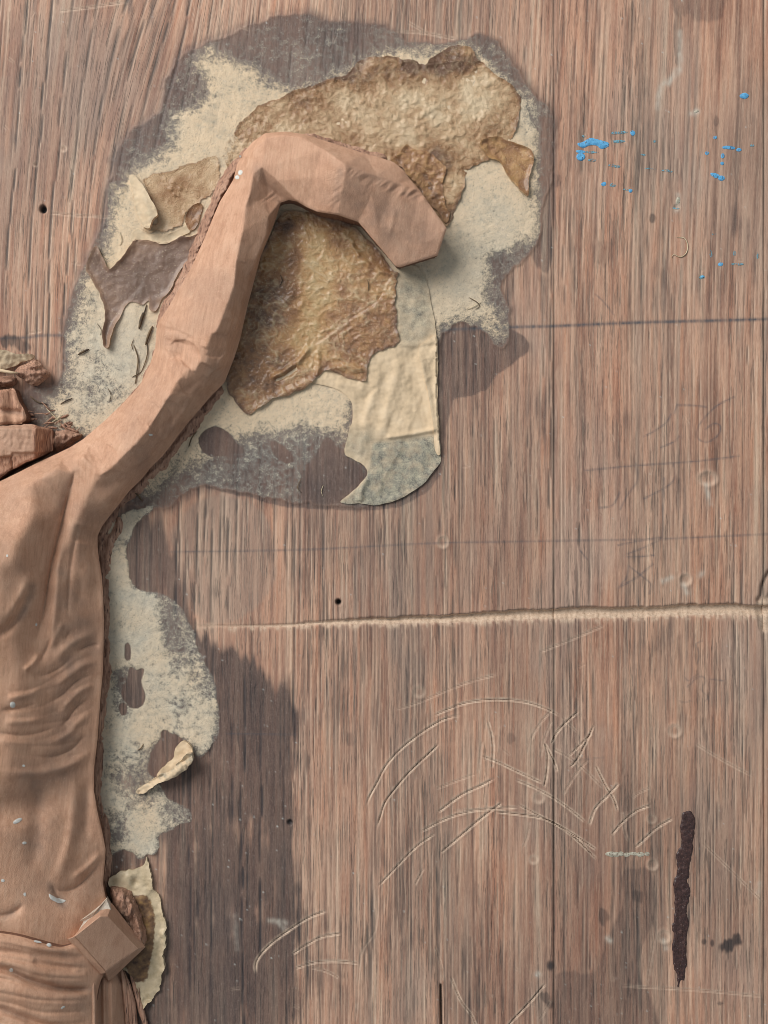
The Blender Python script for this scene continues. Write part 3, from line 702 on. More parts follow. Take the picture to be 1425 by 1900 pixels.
body_top = [(-170, 925, 70), (-100, 905, 64), (-40, 896, 60), (0, 893, 58), (35, 876, 54), (70, 858, 50), (105, 842, 46), (130, 830, 44), (154, 815, 42), (175, 797, 40), (196, 779, 38), (225, 751, 36), (248, 728, 35), (262, 710, 34), (277, 680, 33), (288, 645, 33),
            (290, 615, 34), (293, 599, 35), (312, 570, 36), (332, 537, 36), (357, 492, 36), (380, 441, 36), (396, 402, 36), (408, 374, 36), (420, 355, 36), (433, 333, 36), (440, 305, 36), (453, 281, 37), (470, 262, 38), (492, 247, 40), (530, 244, 42), (564, 249, 48)]
hand_top = [(564, 249, 48), (600, 260, 50), (627, 269, 52), (677, 285, 52), (705, 292, 50), (731, 301, 48), (750, 317, 46), (761, 333, 45), (778, 352, 46), (797, 379, 50), (829, 424, 50), (820, 450, 48), (812, 474, 45), (780, 484, 45), (742, 496, 44), (734, 494, 45), (718, 475, 48), (703, 457, 53), (690, 442, 56), (677, 426, 58), (665, 412, 60), (627, 399, 68), (589, 393, 62), (570, 385, 60), (551, 374, 58), (536, 371, 50), (521, 376, 40)]
arm_right = [(521, 376, 40), (514, 400, 26), (505, 425, 22), (484, 475, 20), (472, 520, 20), (460, 565, 20), (452, 600, 20), (446, 628, 20), (435, 663, 20), (417, 709, 20), (405, 722, 20), (393, 733, 20), (372, 758, 20), (351, 782, 20), (333, 805, 21), (316, 828, 22), (300, 848, 22), (281, 866, 24), (262, 890, 24),
             (240, 911, 26), (221, 936, 26), (203, 958, 28), (189, 977, 28), (181, 995, 28), (181, 1015, 28), (184, 1040, 28), (189, 1070, 28), (191, 1100, 30), (193, 1150, 30), (192, 1200, 32), (191, 1245, 32), (186, 1300, 32), (181, 1371, 34), (175, 1421, 34), (174, 1466, 34), (181, 1507, 34),
             (190, 1545, 34), (196, 1576, 32), (194, 1605, 32), (191, 1640, 34), (196, 1664, 34), (206, 1690, 34), (205, 1730, 36), (195, 1770, 40), (190, 1800, 44)]
left_side = [(190, 1800, 44), (100, 1805, 80), (0, 1800, 94), (-170, 1800, 125), (-170, 1480, 145), (-170, 1240, 150), (-170, 1050, 148), (-170, 925, 70)]
ridge1 = [(471, 277, 58), (470, 300, 62), (469, 323, 67), (464, 357, 70), (453, 391, 72), (450, 430, 74), (439, 481, 76), (434, 531, 76), (422, 565, 76), (403, 610, 76), (382, 646, 74), (372, 672, 70), (356, 686, 70), (337, 698, 73), (316, 733, 76), (277, 793, 78), (246, 828, 80), (193, 880, 84)]
ridge2 = [(521, 376, 40), (500, 400, 52), (494, 440, 52), (477, 480, 52), (458, 520, 50), (452, 555, 50), (440, 599, 50), (424, 640, 52), (410, 668, 54), (388, 700, 50), (368, 728, 48), (340, 765, 48), (310, 810, 49), (280, 845, 52), (245, 885, 56), (212, 925, 58)]
bevel = [(471, 277, 58), (458, 300, 52), (447, 335, 50), (424, 378, 50), (396, 440, 50), (371, 495, 50), (346, 541, 50), (306, 602, 50), (302, 650, 50), (290, 690, 50), (262, 735, 52), (208, 790, 54), (165, 826, 58), (115, 855, 62), (60, 880, 68)]
hridge = [(471, 277, 58), (494, 254, 62), (525, 251, 66), (559, 254, 70), (600, 277, 78), (639, 304, 90), (700, 326, 72), (740, 340, 61), (778, 353, 52)]
hcross = [(639, 304, 90), (642, 318, 90), (634, 355, 82), (627, 398, 70)]
elbow1 = [(471, 277, 58), (486, 309, 68), (515, 335, 68), (551, 373, 62)]
elbow2 = [(464, 357, 66), (480, 366, 58), (497, 372, 48), (521, 376, 40)]
LINES = [body_top, hand_top, arm_right, left_side, ridge1, ridge2, bevel, hridge, hcross, elbow1, elbow2]
PTS = [(497, 345, 50), (515, 362, 44), (478, 340, 61), (700, 420, 62), (760, 430, 54), (790, 450, 50), (690, 360, 72), (580, 330, 71), (530, 300, 68), (400, 520, 66), (420, 450, 66), (370, 580, 66), (335, 620, 62), (340, 655, 60), (320, 690, 66), (270, 760, 66), (220, 810, 70), (300, 770, 66),
       (154, 850, 80), (105, 870, 84), (60, 895, 90), (0, 930, 98), (-80, 950, 108),
       (138, 880, 70), (122, 950, 64), (102, 1020, 68), (90, 1080, 77), (75, 1150, 86), (60, 1200, 90),
       (60, 960, 112), (25, 1020, 126), (52, 1090, 114), (0, 1050, 138), (0, 1140, 138), (20, 1160, 124), (-80, 1050, 150),
       (168, 905, 76), (148, 950, 76), (128, 1010, 72), (114, 1080, 74), (112, 1150, 74), (198, 905, 62), (170, 960, 56), (156, 1010, 56), (155, 1060, 58),
       (168, 1110, 42), (167, 1200, 42), (162, 1300, 42), (152, 1400, 43), (150, 1466, 44), (155, 1530, 44), (168, 1580, 48), (160, 1640, 52),
       (118, 1230, 70), (108, 1300, 70), (105, 1380, 69), (100, 1450, 67), (60, 1480, 88), (105, 1530, 72), (112, 1600, 78), (95, 1680, 82), (120, 1740, 78), (150, 1700, 66),
       (40, 1240, 112), (30, 1320, 116), (20, 1400, 116), (0, 1480, 116), (20, 1560, 110), (0, 1640, 112), (40, 1700, 104), (0, 1740, 108), (-80, 1300, 142), (-80, 1500, 138), (-80, 1700, 130)]
FX, FY, FW, FH = -175, 230, 1020, 1590
zf = tri_field(LINES, PTS, FX, FY, FW, FH)
mk = np.isfinite(zf); z0 = np.where(mk, zf, 0).astype(f4); mkf = mk.astype(f4)
def nblur(s): return blur(z0, s) / np.maximum(blur(mkf, s), 1e-3)
gy_, gx_ = np.mgrid[0:FH, 0:FW].astype(f4); gx_ += FX; gy_ += FY
soft_t = sstep(820, 960, gy_ + 0.12 * gx_)
zb_ = 1.36 * (nblur(0.8) * (1 - soft_t) + nblur(8.0) * soft_t)
soft_full = to_full(soft_t, FX, FY)
# knife facets: lower envelope of tangent planes on the arm
zs_ = 1.36 * nblur(3.5); gyy_, gxx_ = np.gradient(zs_)
frng = np.random.default_rng(77); seeds = []
for _ in range(6000):
    p = (int(frng.uniform(5, FW - 6)), int(frng.uniform(5, 700)))
    if mk[p[1], p[0]] and all((p[0] - q[0]) ** 2 + (p[1] - q[1]) ** 2 > 21 ** 2 for q in seeds): seeds.append(p)
env = np.full((FH, FW), 1e6, f4)
for (sx_, sy_) in seeds:
    k_ = 34; x0_, x1_, y0_, y1_ = max(sx_ - k_, 0), min(sx_ + k_, FW), max(sy_ - k_, 0), min(sy_ + k_, FH)
    py, px = np.mgrid[y0_:y1_, x0_:x1_]
    pl = zs_[sy_, sx_] + gxx_[sy_, sx_] * (px - sx_) + gyy_[sy_, sx_] * (py - sy_) + np.where((px - sx_) ** 2 + (py - sy_) ** 2 > k_ ** 2, 1e5, 0)
    np.minimum(env[y0_:y1_, x0_:x1_], pl, out=env[y0_:y1_, x0_:x1_])
fac = np.clip(np.where(env > 1e4, zb_, env), zb_ - 5, zb_ + 5)
fac = blur(np.where(mk, fac, 0).astype(f4), 0.7) / np.maximum(blur(mkf, 0.7), 1e-3)
fw_ = 0.85 * (1 - soft_t) * (1 - sstep(455, 480, gx_) * sstep(520, 480, gy_)) * (0.35 + 0.65 * sstep(480, 640, gy_))
zb_ = zb_ * (1 - fw_) + fac * fw_
ZF = to_full(np.where(np.isfinite(zb_), zb_, 0), FX, FY)
bodyline = resample([p[:2] for p in body_top + hand_top[1:] + arm_right[1:] + left_side[1:-1]], 3.0)
def zs(poly, amp, sg):
    cusp = amp < 0 and sg < 9 and poly[0][1] > 860
    stroke(ZF, poly, lambda d, t: amp * taper(t, 0.3) * (1.25 * np.exp(-d / (0.85 * sg)) if cusp else np.exp(-(d / sg) ** 2)), (4.5 if cusp else 3.2) * sg, step=6)
# chest, ribs and belly cut as ridges and hollows
for p, a, s in (([(141, 868), (132, 905), (120, 950), (100, 1030), (88, 1090), (78, 1150), (62, 1205)], -12, 8), ([(160, 1000), (150, 1060), (148, 1130)], -3, 10), ([(72, 1075), (45, 1120), (20, 1160), (-20, 1190)], -9, 9),
                ([(118, 985), (106, 1060), (102, 1130), (92, 1215)], 7, 8), ([(152, 955), (136, 1020), (128, 1090), (126, 1150)], -5, 7), ([(60, 1060), (35, 1115), (5, 1155)], 4, 10),
                ([(186, 1196), (165, 1198), (140, 1210)], -5, 5), ([(140, 1212), (112, 1238), (84, 1252), (60, 1256)], -4, 7), ([(182, 1176), (150, 1184), (122, 1204), (100, 1226)], 4.5, 8), ([(74, 1212), (60, 1232), (42, 1246)], 5, 5),
                ([(186, 1228), (156, 1234), (126, 1256), (96, 1278)], 4, 7), ([(80, 1276), (50, 1290), (12, 1296)], 4.5, 6), ([(172, 1252), (144, 1262), (118, 1286), (92, 1302)], -5, 5), ([(70, 1304), (36, 1314), (0, 1318)], -5, 6),
                ([(178, 1268), (150, 1282), (126, 1306), (108, 1328)], 4, 6), ([(84, 1330), (50, 1340), (8, 1338)], 4, 7), ([(166, 1296), (142, 1312), (124, 1336), (112, 1350)], -5, 4.5), ([(106, 1348), (70, 1360), (34, 1364), (-10, 1358)], -4, 5),
                ([(176, 1318), (146, 1340), (124, 1364), (86, 1382)], 4, 7), ([(60, 1384), (30, 1380), (-10, 1372)], 3, 8), ([(160, 1362), (132, 1390), (104, 1402), (76, 1406)], -4.5, 5), ([(172, 1384), (142, 1410), (110, 1424), (70, 1420)], 3.5, 8),
                ([(96, 1180), (84, 1210), (70, 1232)], -4, 5), ([(118, 1152), (104, 1180), (92, 1204)], 3.5, 6), ([(132, 1168), (120, 1190)], -2.5, 4),
                ([(60, 1430), (70, 1490), (66, 1560), (60, 1620)], -6, 16), ([(136, 1420), (138, 1490), (130, 1560), (112, 1620), (100, 1650)], 6, 12), ([(165, 1440), (160, 1500), (158, 1560)], -4, 9),
                ([(100, 1650), (125, 1652), (150, 1640), (186, 1600)], -7, 7), ([(130, 1632), (160, 1612), (190, 1580)], 5, 7), ([(-20, 1700), (20, 1695), (46, 1676)], -6, 7), ([(95, 1640), (110, 1668), (125, 1680)], -4, 5),
                ([(300, 608), (330, 616), (362, 632)], -2.6, 4), ([(303, 632), (330, 634), (356, 645)], -2.4, 3.5), ([(322, 664), (334, 658), (344, 662)], -4.0, 11), ([(152, 818), (162, 850), (193, 880)], -1.8, 3),
                ([(139, 872), (135, 890), (128, 910)], -3.5, 3.0), ([(300, 720), (330, 728), (352, 720), (372, 700)], -2.2, 5), ([(300, 740), (280, 775), (262, 800)], -1.6, 5), ([(350, 735), (330, 765), (300, 800)], -2.0, 6), ([(735, 385), (728, 410), (722, 440)], 1.4, 5), ([(455, 520), (440, 560)], -1.5, 6), ([(395, 690), (405, 665), (425, 640)], -2.0, 4)):
    zs(p, a * (1.1 if s < 9 and a > -7 and p[0][1] > 1150 else 1.0), s)
zs([(120, 1462), (70, 1490), (20, 1500), (-40, 1500)], -13, 30); zs([(178, 1392), (140, 1418), (96, 1432), (50, 1436), (0, 1430)], 6, 9); zs([(160, 975), (150, 1010)], -10, 15); zs([(-40, 1000), (20, 1010), (50, 1060)], 8, 22)
for k_ in range(9):
    j_ = 6 * math.sin(k_ * 2.3)
    zs([(186, 1186 + k_ * 25 + j_), (150, 1198 + k_ * 25), (112, 1228 + k_ * 22), (62, 1254 + k_ * 19 + j_), (6, 1268 + k_ * 16)], -1.2 if k_ % 2 else -0.7, 3.2)
# chisel chatter and torn grain
ZF += (0.5 * (fbm(26, 201, 2) - 0.5) + 0.45 * (noise(3.2, 4.5, 202) - 0.5) + 0.9 * (noise(22, 70, 203) - 0.5) + 3.0 * soft_full * (noise(34, 30, 208) - 0.5))
stroke(ZF, [(645, 315), (700, 336), (745, 352), (780, 362)], lambda d, t: -0.3 * np.exp(-(d / 8) ** 2), 20)
tear = np.zeros((RH, RW), f4); stroke(tear, [(650, 320), (700, 338), (745, 354), (782, 364)], lambda d, t: np.exp(-(d / 8) ** 2), 20); stroke(tear, [(630, 318), (625, 350), (618, 390)], lambda d, t: 0.5 * np.exp(-(d / 9) ** 2), 22, mode='max'); stroke(tear, [(485, 368), (505, 364)], lambda d, t: np.exp(-(d / 8) ** 2), 20, mode='max')
tn_ = sample(noise(3.0, 16, 204), 0.6 * XX + 0.8 * YY, 0.8 * XX - 0.6 * YY)
ZF += tear * 6 * (tn_ - 0.55)
fdirt_shade = np.zeros((RH, RW), f4)  # dirt plus painted shade: hand's dark face, inner elbow, torso's right side
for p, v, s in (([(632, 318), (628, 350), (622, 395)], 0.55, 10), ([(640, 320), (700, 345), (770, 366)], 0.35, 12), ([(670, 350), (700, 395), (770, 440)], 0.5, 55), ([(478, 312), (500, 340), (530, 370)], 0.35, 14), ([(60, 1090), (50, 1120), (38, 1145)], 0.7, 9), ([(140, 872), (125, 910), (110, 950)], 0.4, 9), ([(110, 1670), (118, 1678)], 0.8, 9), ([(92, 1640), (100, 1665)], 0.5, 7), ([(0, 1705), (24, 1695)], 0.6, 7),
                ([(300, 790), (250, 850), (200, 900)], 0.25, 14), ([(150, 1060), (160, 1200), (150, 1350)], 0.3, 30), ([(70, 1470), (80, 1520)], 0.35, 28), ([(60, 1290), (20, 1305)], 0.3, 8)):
    stroke(fdirt_shade, p, lambda d, t: v * np.exp(-(d / s) ** 2), 3 * s, step=6, mode='max')
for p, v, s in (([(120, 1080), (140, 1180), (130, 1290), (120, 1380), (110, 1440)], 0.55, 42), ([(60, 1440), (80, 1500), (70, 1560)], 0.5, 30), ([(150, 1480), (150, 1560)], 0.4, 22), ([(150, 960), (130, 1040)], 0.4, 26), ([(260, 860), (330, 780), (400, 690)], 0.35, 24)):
    stroke(fdirt_shade, p, lambda d, t: v * np.exp(-(d / s) ** 2), 2.6 * s, step=8, mode='max')
fdirt_shade = np.clip(fdirt_shade * (0.4 + 1.1 * fbm(14, 205, 4)) + 0.3 * sstep(0.5, 1.0, fbm(60, 206, 4)), 0, 1)

def carve_mat(name, raw_=False):
    m = M(name)
    g = m.noise(5, 60, 4, 0.6, rot=0.12 if not raw_ else 0.0); fine = m.noise(1.8, 3.0, 3, 0.65)
    f = m.math('ADD', m.math('MULTIPLY', g, 0.55), m.math('MULTIPLY', m.noise(40, 55, 3), 0.45))
    if raw_:
        c = m.ramp(f, [(0.3, srgb(132, 98, 82)), (0.5, srgb(178, 138, 116)), (0.68, srgb(210, 172, 147))])
        c = m.mix(m.ms(m.noise(2.6, 22, 3), 0.52, 0.72), c, srgb(86, 64, 56))
    else:
        c = m.ramp(f, [(0.28, srgb(180, 137, 111)), (0.5, srgb(204, 160, 132)), (0.72, srgb(217, 177, 149))])
        c = m.mix(m.ms(fine, 0.60, 0.80, 0.0, 0.34), c, srgb(152, 114, 90))
        c = m.mix(m.ms(m.noise(26, 30, 6, 0.7), 0.48, 0.68, 0.0, 0.38), c, srgb(172, 124, 94))
        c = m.mix(m.ms(m.noise(3.4, 3.4, 5, 0.8), 0.54, 0.70, 0.0, 0.38), c, srgb(152, 110, 88))
        c = m.mix(m.math('MULTIPLY', m.attr('dirt_shade'), 0.75), c, srgb(132, 112, 100))
        c = m.mix(m.ms(m.noise(9, 9, 5, 0.75), 0.64, 0.74, 0.0, 0.4), c, srgb(118, 92, 80))
        c = m.mix(m.ms(m.noise(1.8, 1.8, 3, 0.6), 0.58, 0.70, 0.0, 0.45), c, srgb(228, 192, 162))
        c = m.mix(m.ms(m.noise(2.2, 40, 3, 0.6, rot=0.1), 0.56, 0.68, 0.0, 0.2), c, srgb(142, 104, 82))
        c = m.mix(m.attr('rawness'), c, m.ramp(m.noise(3, 26, 4, 0.65), [(0.32, srgb(124, 88, 72)), (0.5, srgb(176, 130, 106)), (0.68, srgb(214, 172, 144))]))
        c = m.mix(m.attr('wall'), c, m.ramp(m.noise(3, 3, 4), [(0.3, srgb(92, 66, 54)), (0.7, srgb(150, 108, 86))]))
    b = m.math('ADD', m.noise(1.9, 2.3, 4, 0.65), m.math('MULTIPLY', m.noise(3, 30, 3), 0.8 if raw_ else 0.15))
    return m.done(c, 0.62, 0.28, m.bump(b, 1.7 if not raw_ else 3.0, 0.7))
MAT_CARVE = carve_mat("carved_wood"); MAT_RAW = carve_mat("raw_cut_wood", True)

fig = empty("carved_figure", 100, 1200, label="pale carved wooden figure with bent arm, bare ribbed torso and knotted loincloth", cat="carving")
body = patch("torso_and_arm", bodyline, MAT_CARVE, lambda x, y, sd: np.maximum(sample(ZF, x, y) - 2.2 * np.exp(-(sd / 1.8) ** 2), 6), -2.0, step=2.0, attrs={'dirt_shade': lambda x, y, sd: sample(fdirt_shade, x, y)}, parent=fig, undercut=7.0, rows=4, wall_noise=0.7)

# rough chiselled ledge left along the arm, slanting gouge marks
def gouged(base, amp, ang, seed, size=3.0):
    ca, sa = math.cos(ang), math.sin(ang); nn = noise(size, size * 4, 302); n2 = noise(size * 0.8, size * 1.2, 303); n3 = noise(14, 14, 304)
    def f(x, y, sd):
        u, v = (x * ca + y * sa + 91 * seed) % 1400, (-x * sa + y * ca) % 1500
        return base * (0.35 + 0.65 * np.clip(sd / 9, 0, 1)) * (0.7 + 0.6 * sample(n3, x, y)) + amp * (0.6 * sample(nn, u, v) + 0.4 * sample(n2, x, y) - 0.5)
    return f
def toothed(x, y, sd):
    u, v = 0.5 * x + 0.87 * y, 0.87 * x - 0.5 * y + 400
    tooth = 0.65 * sample(noise(3.2, 26, 307), u, v) + 0.35 * sample(noise(2.2, 12, 308), u, v)
    return 2 + 28 * np.clip(sd / 14, 0, 1) + (11 * (tooth - 0.5) + 3 * (sample(noise(2.6, 3.4, 305), x, y) - 0.5)) * np.clip(sd / 3, 0.3, 1)
patch("chiselled_ledge", ragged([(458, 272), (440, 286), (424, 304), (408, 326), (396, 352), (386, 382), (371, 414), (357, 446), (342, 486), (325, 520), (308, 550), (296, 580), (289, 606), (305, 608), (345, 550), (385, 470), (415, 390), (440, 340), (460, 300)], 2.0, 3, 301), MAT_RAW,
      toothed, -1, step=1.6, parent=fig, rows=2)
patch("chiselled_ledge", ragged([(560, 262), (566, 248), (600, 254), (640, 266), (690, 280), (716, 290), (700, 304), (640, 290)], 1.5, 3, 303), MAT_RAW, gouged(20, 10, 1.2, 304), -1, step=1.8, parent=fig, rows=2)
patch("chiselled_ledge", ragged([(270, 690), (262, 708), (240, 735), (222, 756), (250, 750), (280, 700), (300, 640), (286, 640), (282, 668)], 1.6, 3, 305), MAT_RAW, gouged(13, 8, 0.6, 306), -1, step=1.8, parent=fig, rows=2)
patch("chiselled_ledge", ragged([(400, 715), (416, 722), (398, 752), (372, 782), (352, 812), (330, 838), (306, 866), (276, 896), (246, 925), (222, 955), (204, 985), (190, 1000), (178, 985), (210, 930), (270, 860), (340, 770)], 3.0, 3, 307), MAT_RAW, gouged(9, 8, 0.8, 308), -1, step=1.8, parent=fig, rows=2)
patch("chiselled_ledge", ragged([(178, 990), (190, 985), (205, 990), (218, 960), (226, 975), (212, 1010), (204, 1050), (202, 1120), (204, 1250), (196, 1330), (192, 1400), (190, 1480), (196, 1510), (206, 1560), (208, 1620), (190, 1640), (150, 1500), (165, 1200)], 2.0, 3, 309), MAT_RAW, gouged(8, 7, 0.1, 310), -1, step=2.0, parent=fig, rows=2)

# loincloth wrapped round the hips
CLOTH = [(-170, 1716), (-60, 1724), (0, 1731), (40, 1738), (80, 1750), (112, 1757), (140, 1752), (160, 1768), (176, 1790), (192, 1806), (186, 1822), (180, 1850), (178, 1900), (178, 2060), (-170, 2060)]
zc = 1.3 * (np.clip(124 - 0.0014 * np.clip(XX + 40, 0, 400) ** 2, 30, 150) + 4).astype(f4)
def zcs(poly, amp_, sg): stroke(zc, poly, lambda d, t: amp_ * taper(t, 0.15) * np.exp(-(d / sg) ** 2), 3.2 * sg, step=6)
for p, a, s in (([(-100, 1765), (0, 1765), (60, 1772), (110, 1776), (160, 1782)], -5, 6), ([(-100, 1748), (0, 1750), (60, 1758), (120, 1766)], 4, 7), ([(-60, 1790), (10, 1800), (50, 1817), (90, 1829), (130, 1836), (172, 1834)], -12, 6), ([(-60, 1776), (20, 1788), (80, 1806), (130, 1814), (172, 1812)], 6, 11),
                ([(-80, 1825), (20, 1838), (90, 1855), (170, 1856)], 6, 14), ([(-90, 1855), (0, 1872), (40, 1886), (80, 1900), (140, 1915)], -10, 7), ([(-90, 1890), (0, 1910), (80, 1930)], 6, 13), ([(60, 1782), (100, 1790), (140, 1800)], -3, 5)):
    zcs(p, a, s)
for k_ in range(7): zcs([(-90, 1742 + k_ * 21), (10, 1752 + k_ * 22 + 4 * math.sin(k_ * 2)), (80, 1768 + k_ * 22), (168, 1776 + k_ * 20)], -2.6, 3.2)
zc += 1.6 * (noise(14, 40, 321) - 0.5) + 0.7 * (noise(3.2, 4, 322) - 0.5)
cdark = np.zeros((RH, RW), f4)  # darker colour along the fold grooves and beside the knot
for p, v, s in (([(20, 1800), (60, 1820), (100, 1832), (168, 1836)], 0.8, 6), ([(0, 1870), (50, 1892)], 0.6, 6), ([(120, 1770), (150, 1790)], 0.5, 10), ([(110, 1830), (160, 1870)], 0.4, 22), ([(60, 1775), (90, 1782)], 0.4, 5)):
    stroke(cdark, p, lambda d, t: v * np.exp(-(d / s) ** 2), 3 * s, step=6, mode='max')
cdark *= 0.5 + 0.8 * fbm(10, 323, 3)
loin = patch("loincloth", catmull(CLOTH, 4, True), MAT_CARVE, lambda x, y, sd: sample(zc, x, y) - 5 * np.exp(-(sd / 4) ** 2), 10, step=2.4, attrs={'dirt_shade': lambda x, y, sd: sample(cdark, x, y)}, parent=fig, undercut=3, rows=2)

def slab(name, top, side, mat, parent, bevel_=1.6, **kw):
    """a facetted block: top ring and bottom ring of (x, y, z)"""
    n = len(top)
    c3 = np.mean(np.array(top), 0)
    rings = [[tuple(np.array(p) + (c3 - np.array(p)) * np.array([bevel_ / 40, bevel_ / 40, 0])) for p in top], [(p[0], p[1], p[2] - bevel_) for p in top], side]
    P = np.array([p for r in rings for p in r], float); co = W(P[:, 0], P[:, 1], P[:, 2])
    co = np.vstack([co, W(*[np.array([v]) for v in (c3[0], c3[1], c3[2] + 0.8)])]); f = []
    for r in range(2):
        for i in range(n):
            f.append((r * n + i, r * n + (i + 1) % n, (r + 1) * n + (i + 1) % n, (r + 1) * n + i))
    for i in range(n): f.append((i, 3 * n, 3 * n, (i + 1) % n))
    me = bpy.data.meshes.new(name); org = np.array([co[:, 0].mean(), co[:, 1].mean(), co[:, 2].min()]); base = np.array(parent["_org"])
    me.from_pydata((co - org).tolist(), [], [tuple(dict.fromkeys(q)) for q in f]); me.materials.append(mat); me.update()
    import bmesh
    b = bmesh.new(); b.from_mesh(me); bmesh.ops.recalc_face_normals(b, faces=b.faces); b.to_mesh(me); b.free()
    a = me.attributes.new('dirt_shade', 'FLOAT', 'POINT'); a.data.foreach_set('value', np.full(len(me.vertices), 0.35, f4))
    o = bpy.data.objects.new(name, me); COL.objects.link(o); o.location = org - base; o["_org"] = [float(v) for v in org]; o.parent = parent
    return tag(o, **kw)
mp_ = M("skylit_wood"); MAT_SKYLIT = mp_.done(mp_.ramp(mp_.noise(14, 14, 4, 0.6), [(0.35, srgb(180, 162, 144)), (0.62, srgb(212, 202, 188))]), 0.8, 0.15, mp_.bump(mp_.noise(2, 2, 3), 1.2, 0.6))  # sky light on the plane behind the knot, put into its colour
# the square knot, its bevel, the plane behind it and the hanging end
knot = slab("knot", [(138, 1737, 122), (186, 1699, 106), (200, 1699, 98), (256, 1760, 58), (197, 1803, 84)], [(131, 1741, 60), (186, 1680, 50), (208, 1676, 48), (270, 1757, 30), (202, 1822, 40)], MAT_CARVE, fig)
slab("knot_bevel", [(126, 1742, 112), (138, 1737, 121), (197, 1804, 84), (186, 1808, 70), (164, 1790, 84)], [(120, 1742, 60), (136, 1738, 60), (196, 1806, 50), (186, 1810, 50), (165, 1795, 50)], MAT_CARVE, fig, 1.0)
slab("cloth_plane", [(132, 1722, 88), (152, 1706, 90), (178, 1690, 84), (198, 1668, 70), (206, 1688, 72), (188, 1699, 80), (140, 1736, 92)], [(128, 1724, 50), (150, 1700, 40), (176, 1680, 40), (199, 1662, 20), (216, 1690, 20), (200, 1720, 40), (140, 1740, 60)], MAT_SKYLIT, fig, 1.0)
TAIL = [(166, 1806), (190, 1806), (214, 1796), (224, 1798), (227, 1830), (230, 1870), (232, 1910), (234, 2060), (160, 2060), (163, 1900), (168, 1850)]
def ztail(x, y, sd):
    u = (x - (172 + 0.02 * (y - 1800))); v = np.interp(u, [-14, 0, 4, 9, 13, 20, 26, 34, 44, 52, 60], [76, 86, 84, 56, 50, 58, 46, 48, 36, 22, 12])
    return v - 5 * sstep(1830, 1800, y) * 3 + 0.8 * (sample(noise(4, 30, 331, RW, RH), x, y) - 0.5)
patch("cloth_tail", catmull(TAIL, 4, True), MAT_CARVE, ztail, -1, step=2.0, attrs={'dirt_shade': lambda x, y, sd: 0.3 + 0 * x}, parent=fig, undercut=4, rows=3)
# strip of split raw wood behind the knot, thin split slivers below
patch("split_wood", ragged([(203, 1648), (214, 1646), (236, 1652), (250, 1672), (262, 1700), (272, 1735), (270, 1752), (256, 1758), (240, 1735), (222, 1706), (208, 1684)], 1.5, 3, 341), MAT_RAW, gouged(34, 15, 0.25, 342), -1, step=1.7, parent=fig, rows=3)
for i, (pts, r) in enumerate(((([(228, 1800, 10), (238, 1830, 14), (246, 1862, 13), (252, 1920, 10), (258, 1990, 8)]), 6), (([(240, 1800, 6), (252, 1840, 10), (262, 1872, 9), (276, 1920, 6), (290, 1980, 5)]), 5), (([(232, 1815, 18), (240, 1850, 18), (244, 1900, 15), (246, 1980, 10)]), 4), (([(222, 1790, 22), (230, 1820, 22), (236, 1880, 16), (238, 1960, 12)]), 5),
                           (([(250, 1850, 5), (262, 1880, 6), (272, 1905, 6), (284, 1960, 5)]), 5), (([(256, 1822, 4), (258, 1845, 6), (264, 1868, 5)]), 3))):
    tube("sliver", pts, r, MAT_RAW, fig, sides=6)

# unfinished blocked-out wood at the left edge
NB1 = noise(5, 26, 352); NB2 = noise(30, 24, 357)
def zblock(x, y, sd):
    edge = 64 + 5 * (sample(NB2, x, y) - 0.5)
    z = 84 - 10 * sstep(796, 790, y) - 46 * np.clip((x - edge) / 30, 0, 1) - 0.25 * np.clip(y - 842, 0, 60) - 10 * sstep(846, 850, y + 0.1 * x) * (x < edge - 40) - 5 * sstep(20, 24, x) * sstep(838, 842, y)
    return z + 5 * (sample(NB1, x, y) - 0.5) * (0.35 + (x > edge)) + 2.5 * (sample(noise(3, 5, 358), x, y) - 0.5) - 3 * np.exp(-(sd / 2.2) ** 2)
patch("rough_block", ragged([(-170, 792), (0, 790), (30, 789), (62, 787), (80, 790), (97, 796), (100, 818), (98, 836), (84, 845), (62, 851), (50, 856), (30, 868), (14, 876), (0, 890), (-170, 930)], 1.5, 3, 351, smooth=False), MAT_CARVE, zblock, -1, step=1.9, attrs={'dirt_shade': lambda x, y, sd: 0.5 + 0 * x, 'rawness': lambda x, y, sd: np.clip(sstep(58, 68, x + 6 * (sample(NB2, x, y) - 0.5)) + 0.8 * sstep(846, 852, y + 0.1 * x), 0, 1)}, parent=fig, undercut=4, rows=3)
patch("rough_block", ragged([(92, 806), (112, 800), (128, 797), (140, 798), (152, 803), (148, 814), (128, 826), (104, 836), (94, 830)], 2.0, 3, 353), MAT_RAW, gouged(30, 9, 0.1, 354), -1, step=1.7, parent=fig, rows=3)
patch("rough_block", ragged([(-170, 722), (0, 722), (22, 722), (32, 738), (44, 760), (49, 775), (42, 784), (20, 788), (-170, 790)], 1.4, 3, 355), MAT_CARVE, lambda x, y, sd: 44 + 10 * sstep(24, 0, x) - 0.3 * np.clip(770 - y, 0, 60) * 0.5 - 8 * np.exp(-((y - 762 - 0.1 * x) / 6) ** 2) * (x < 40) + 3 * (sample(NB1, x, y) - 0.5) - 4 * np.exp(-(sd / 3) ** 2), -1, step=1.8, attrs={'dirt_shade': lambda x, y, sd: 0.7 * np.exp(-((y - 762 - 0.1 * x) / 6) ** 2), 'rawness': lambda x, y, sd: 0.75 * sstep(768, 756, y)}, parent=fig, rows=3)
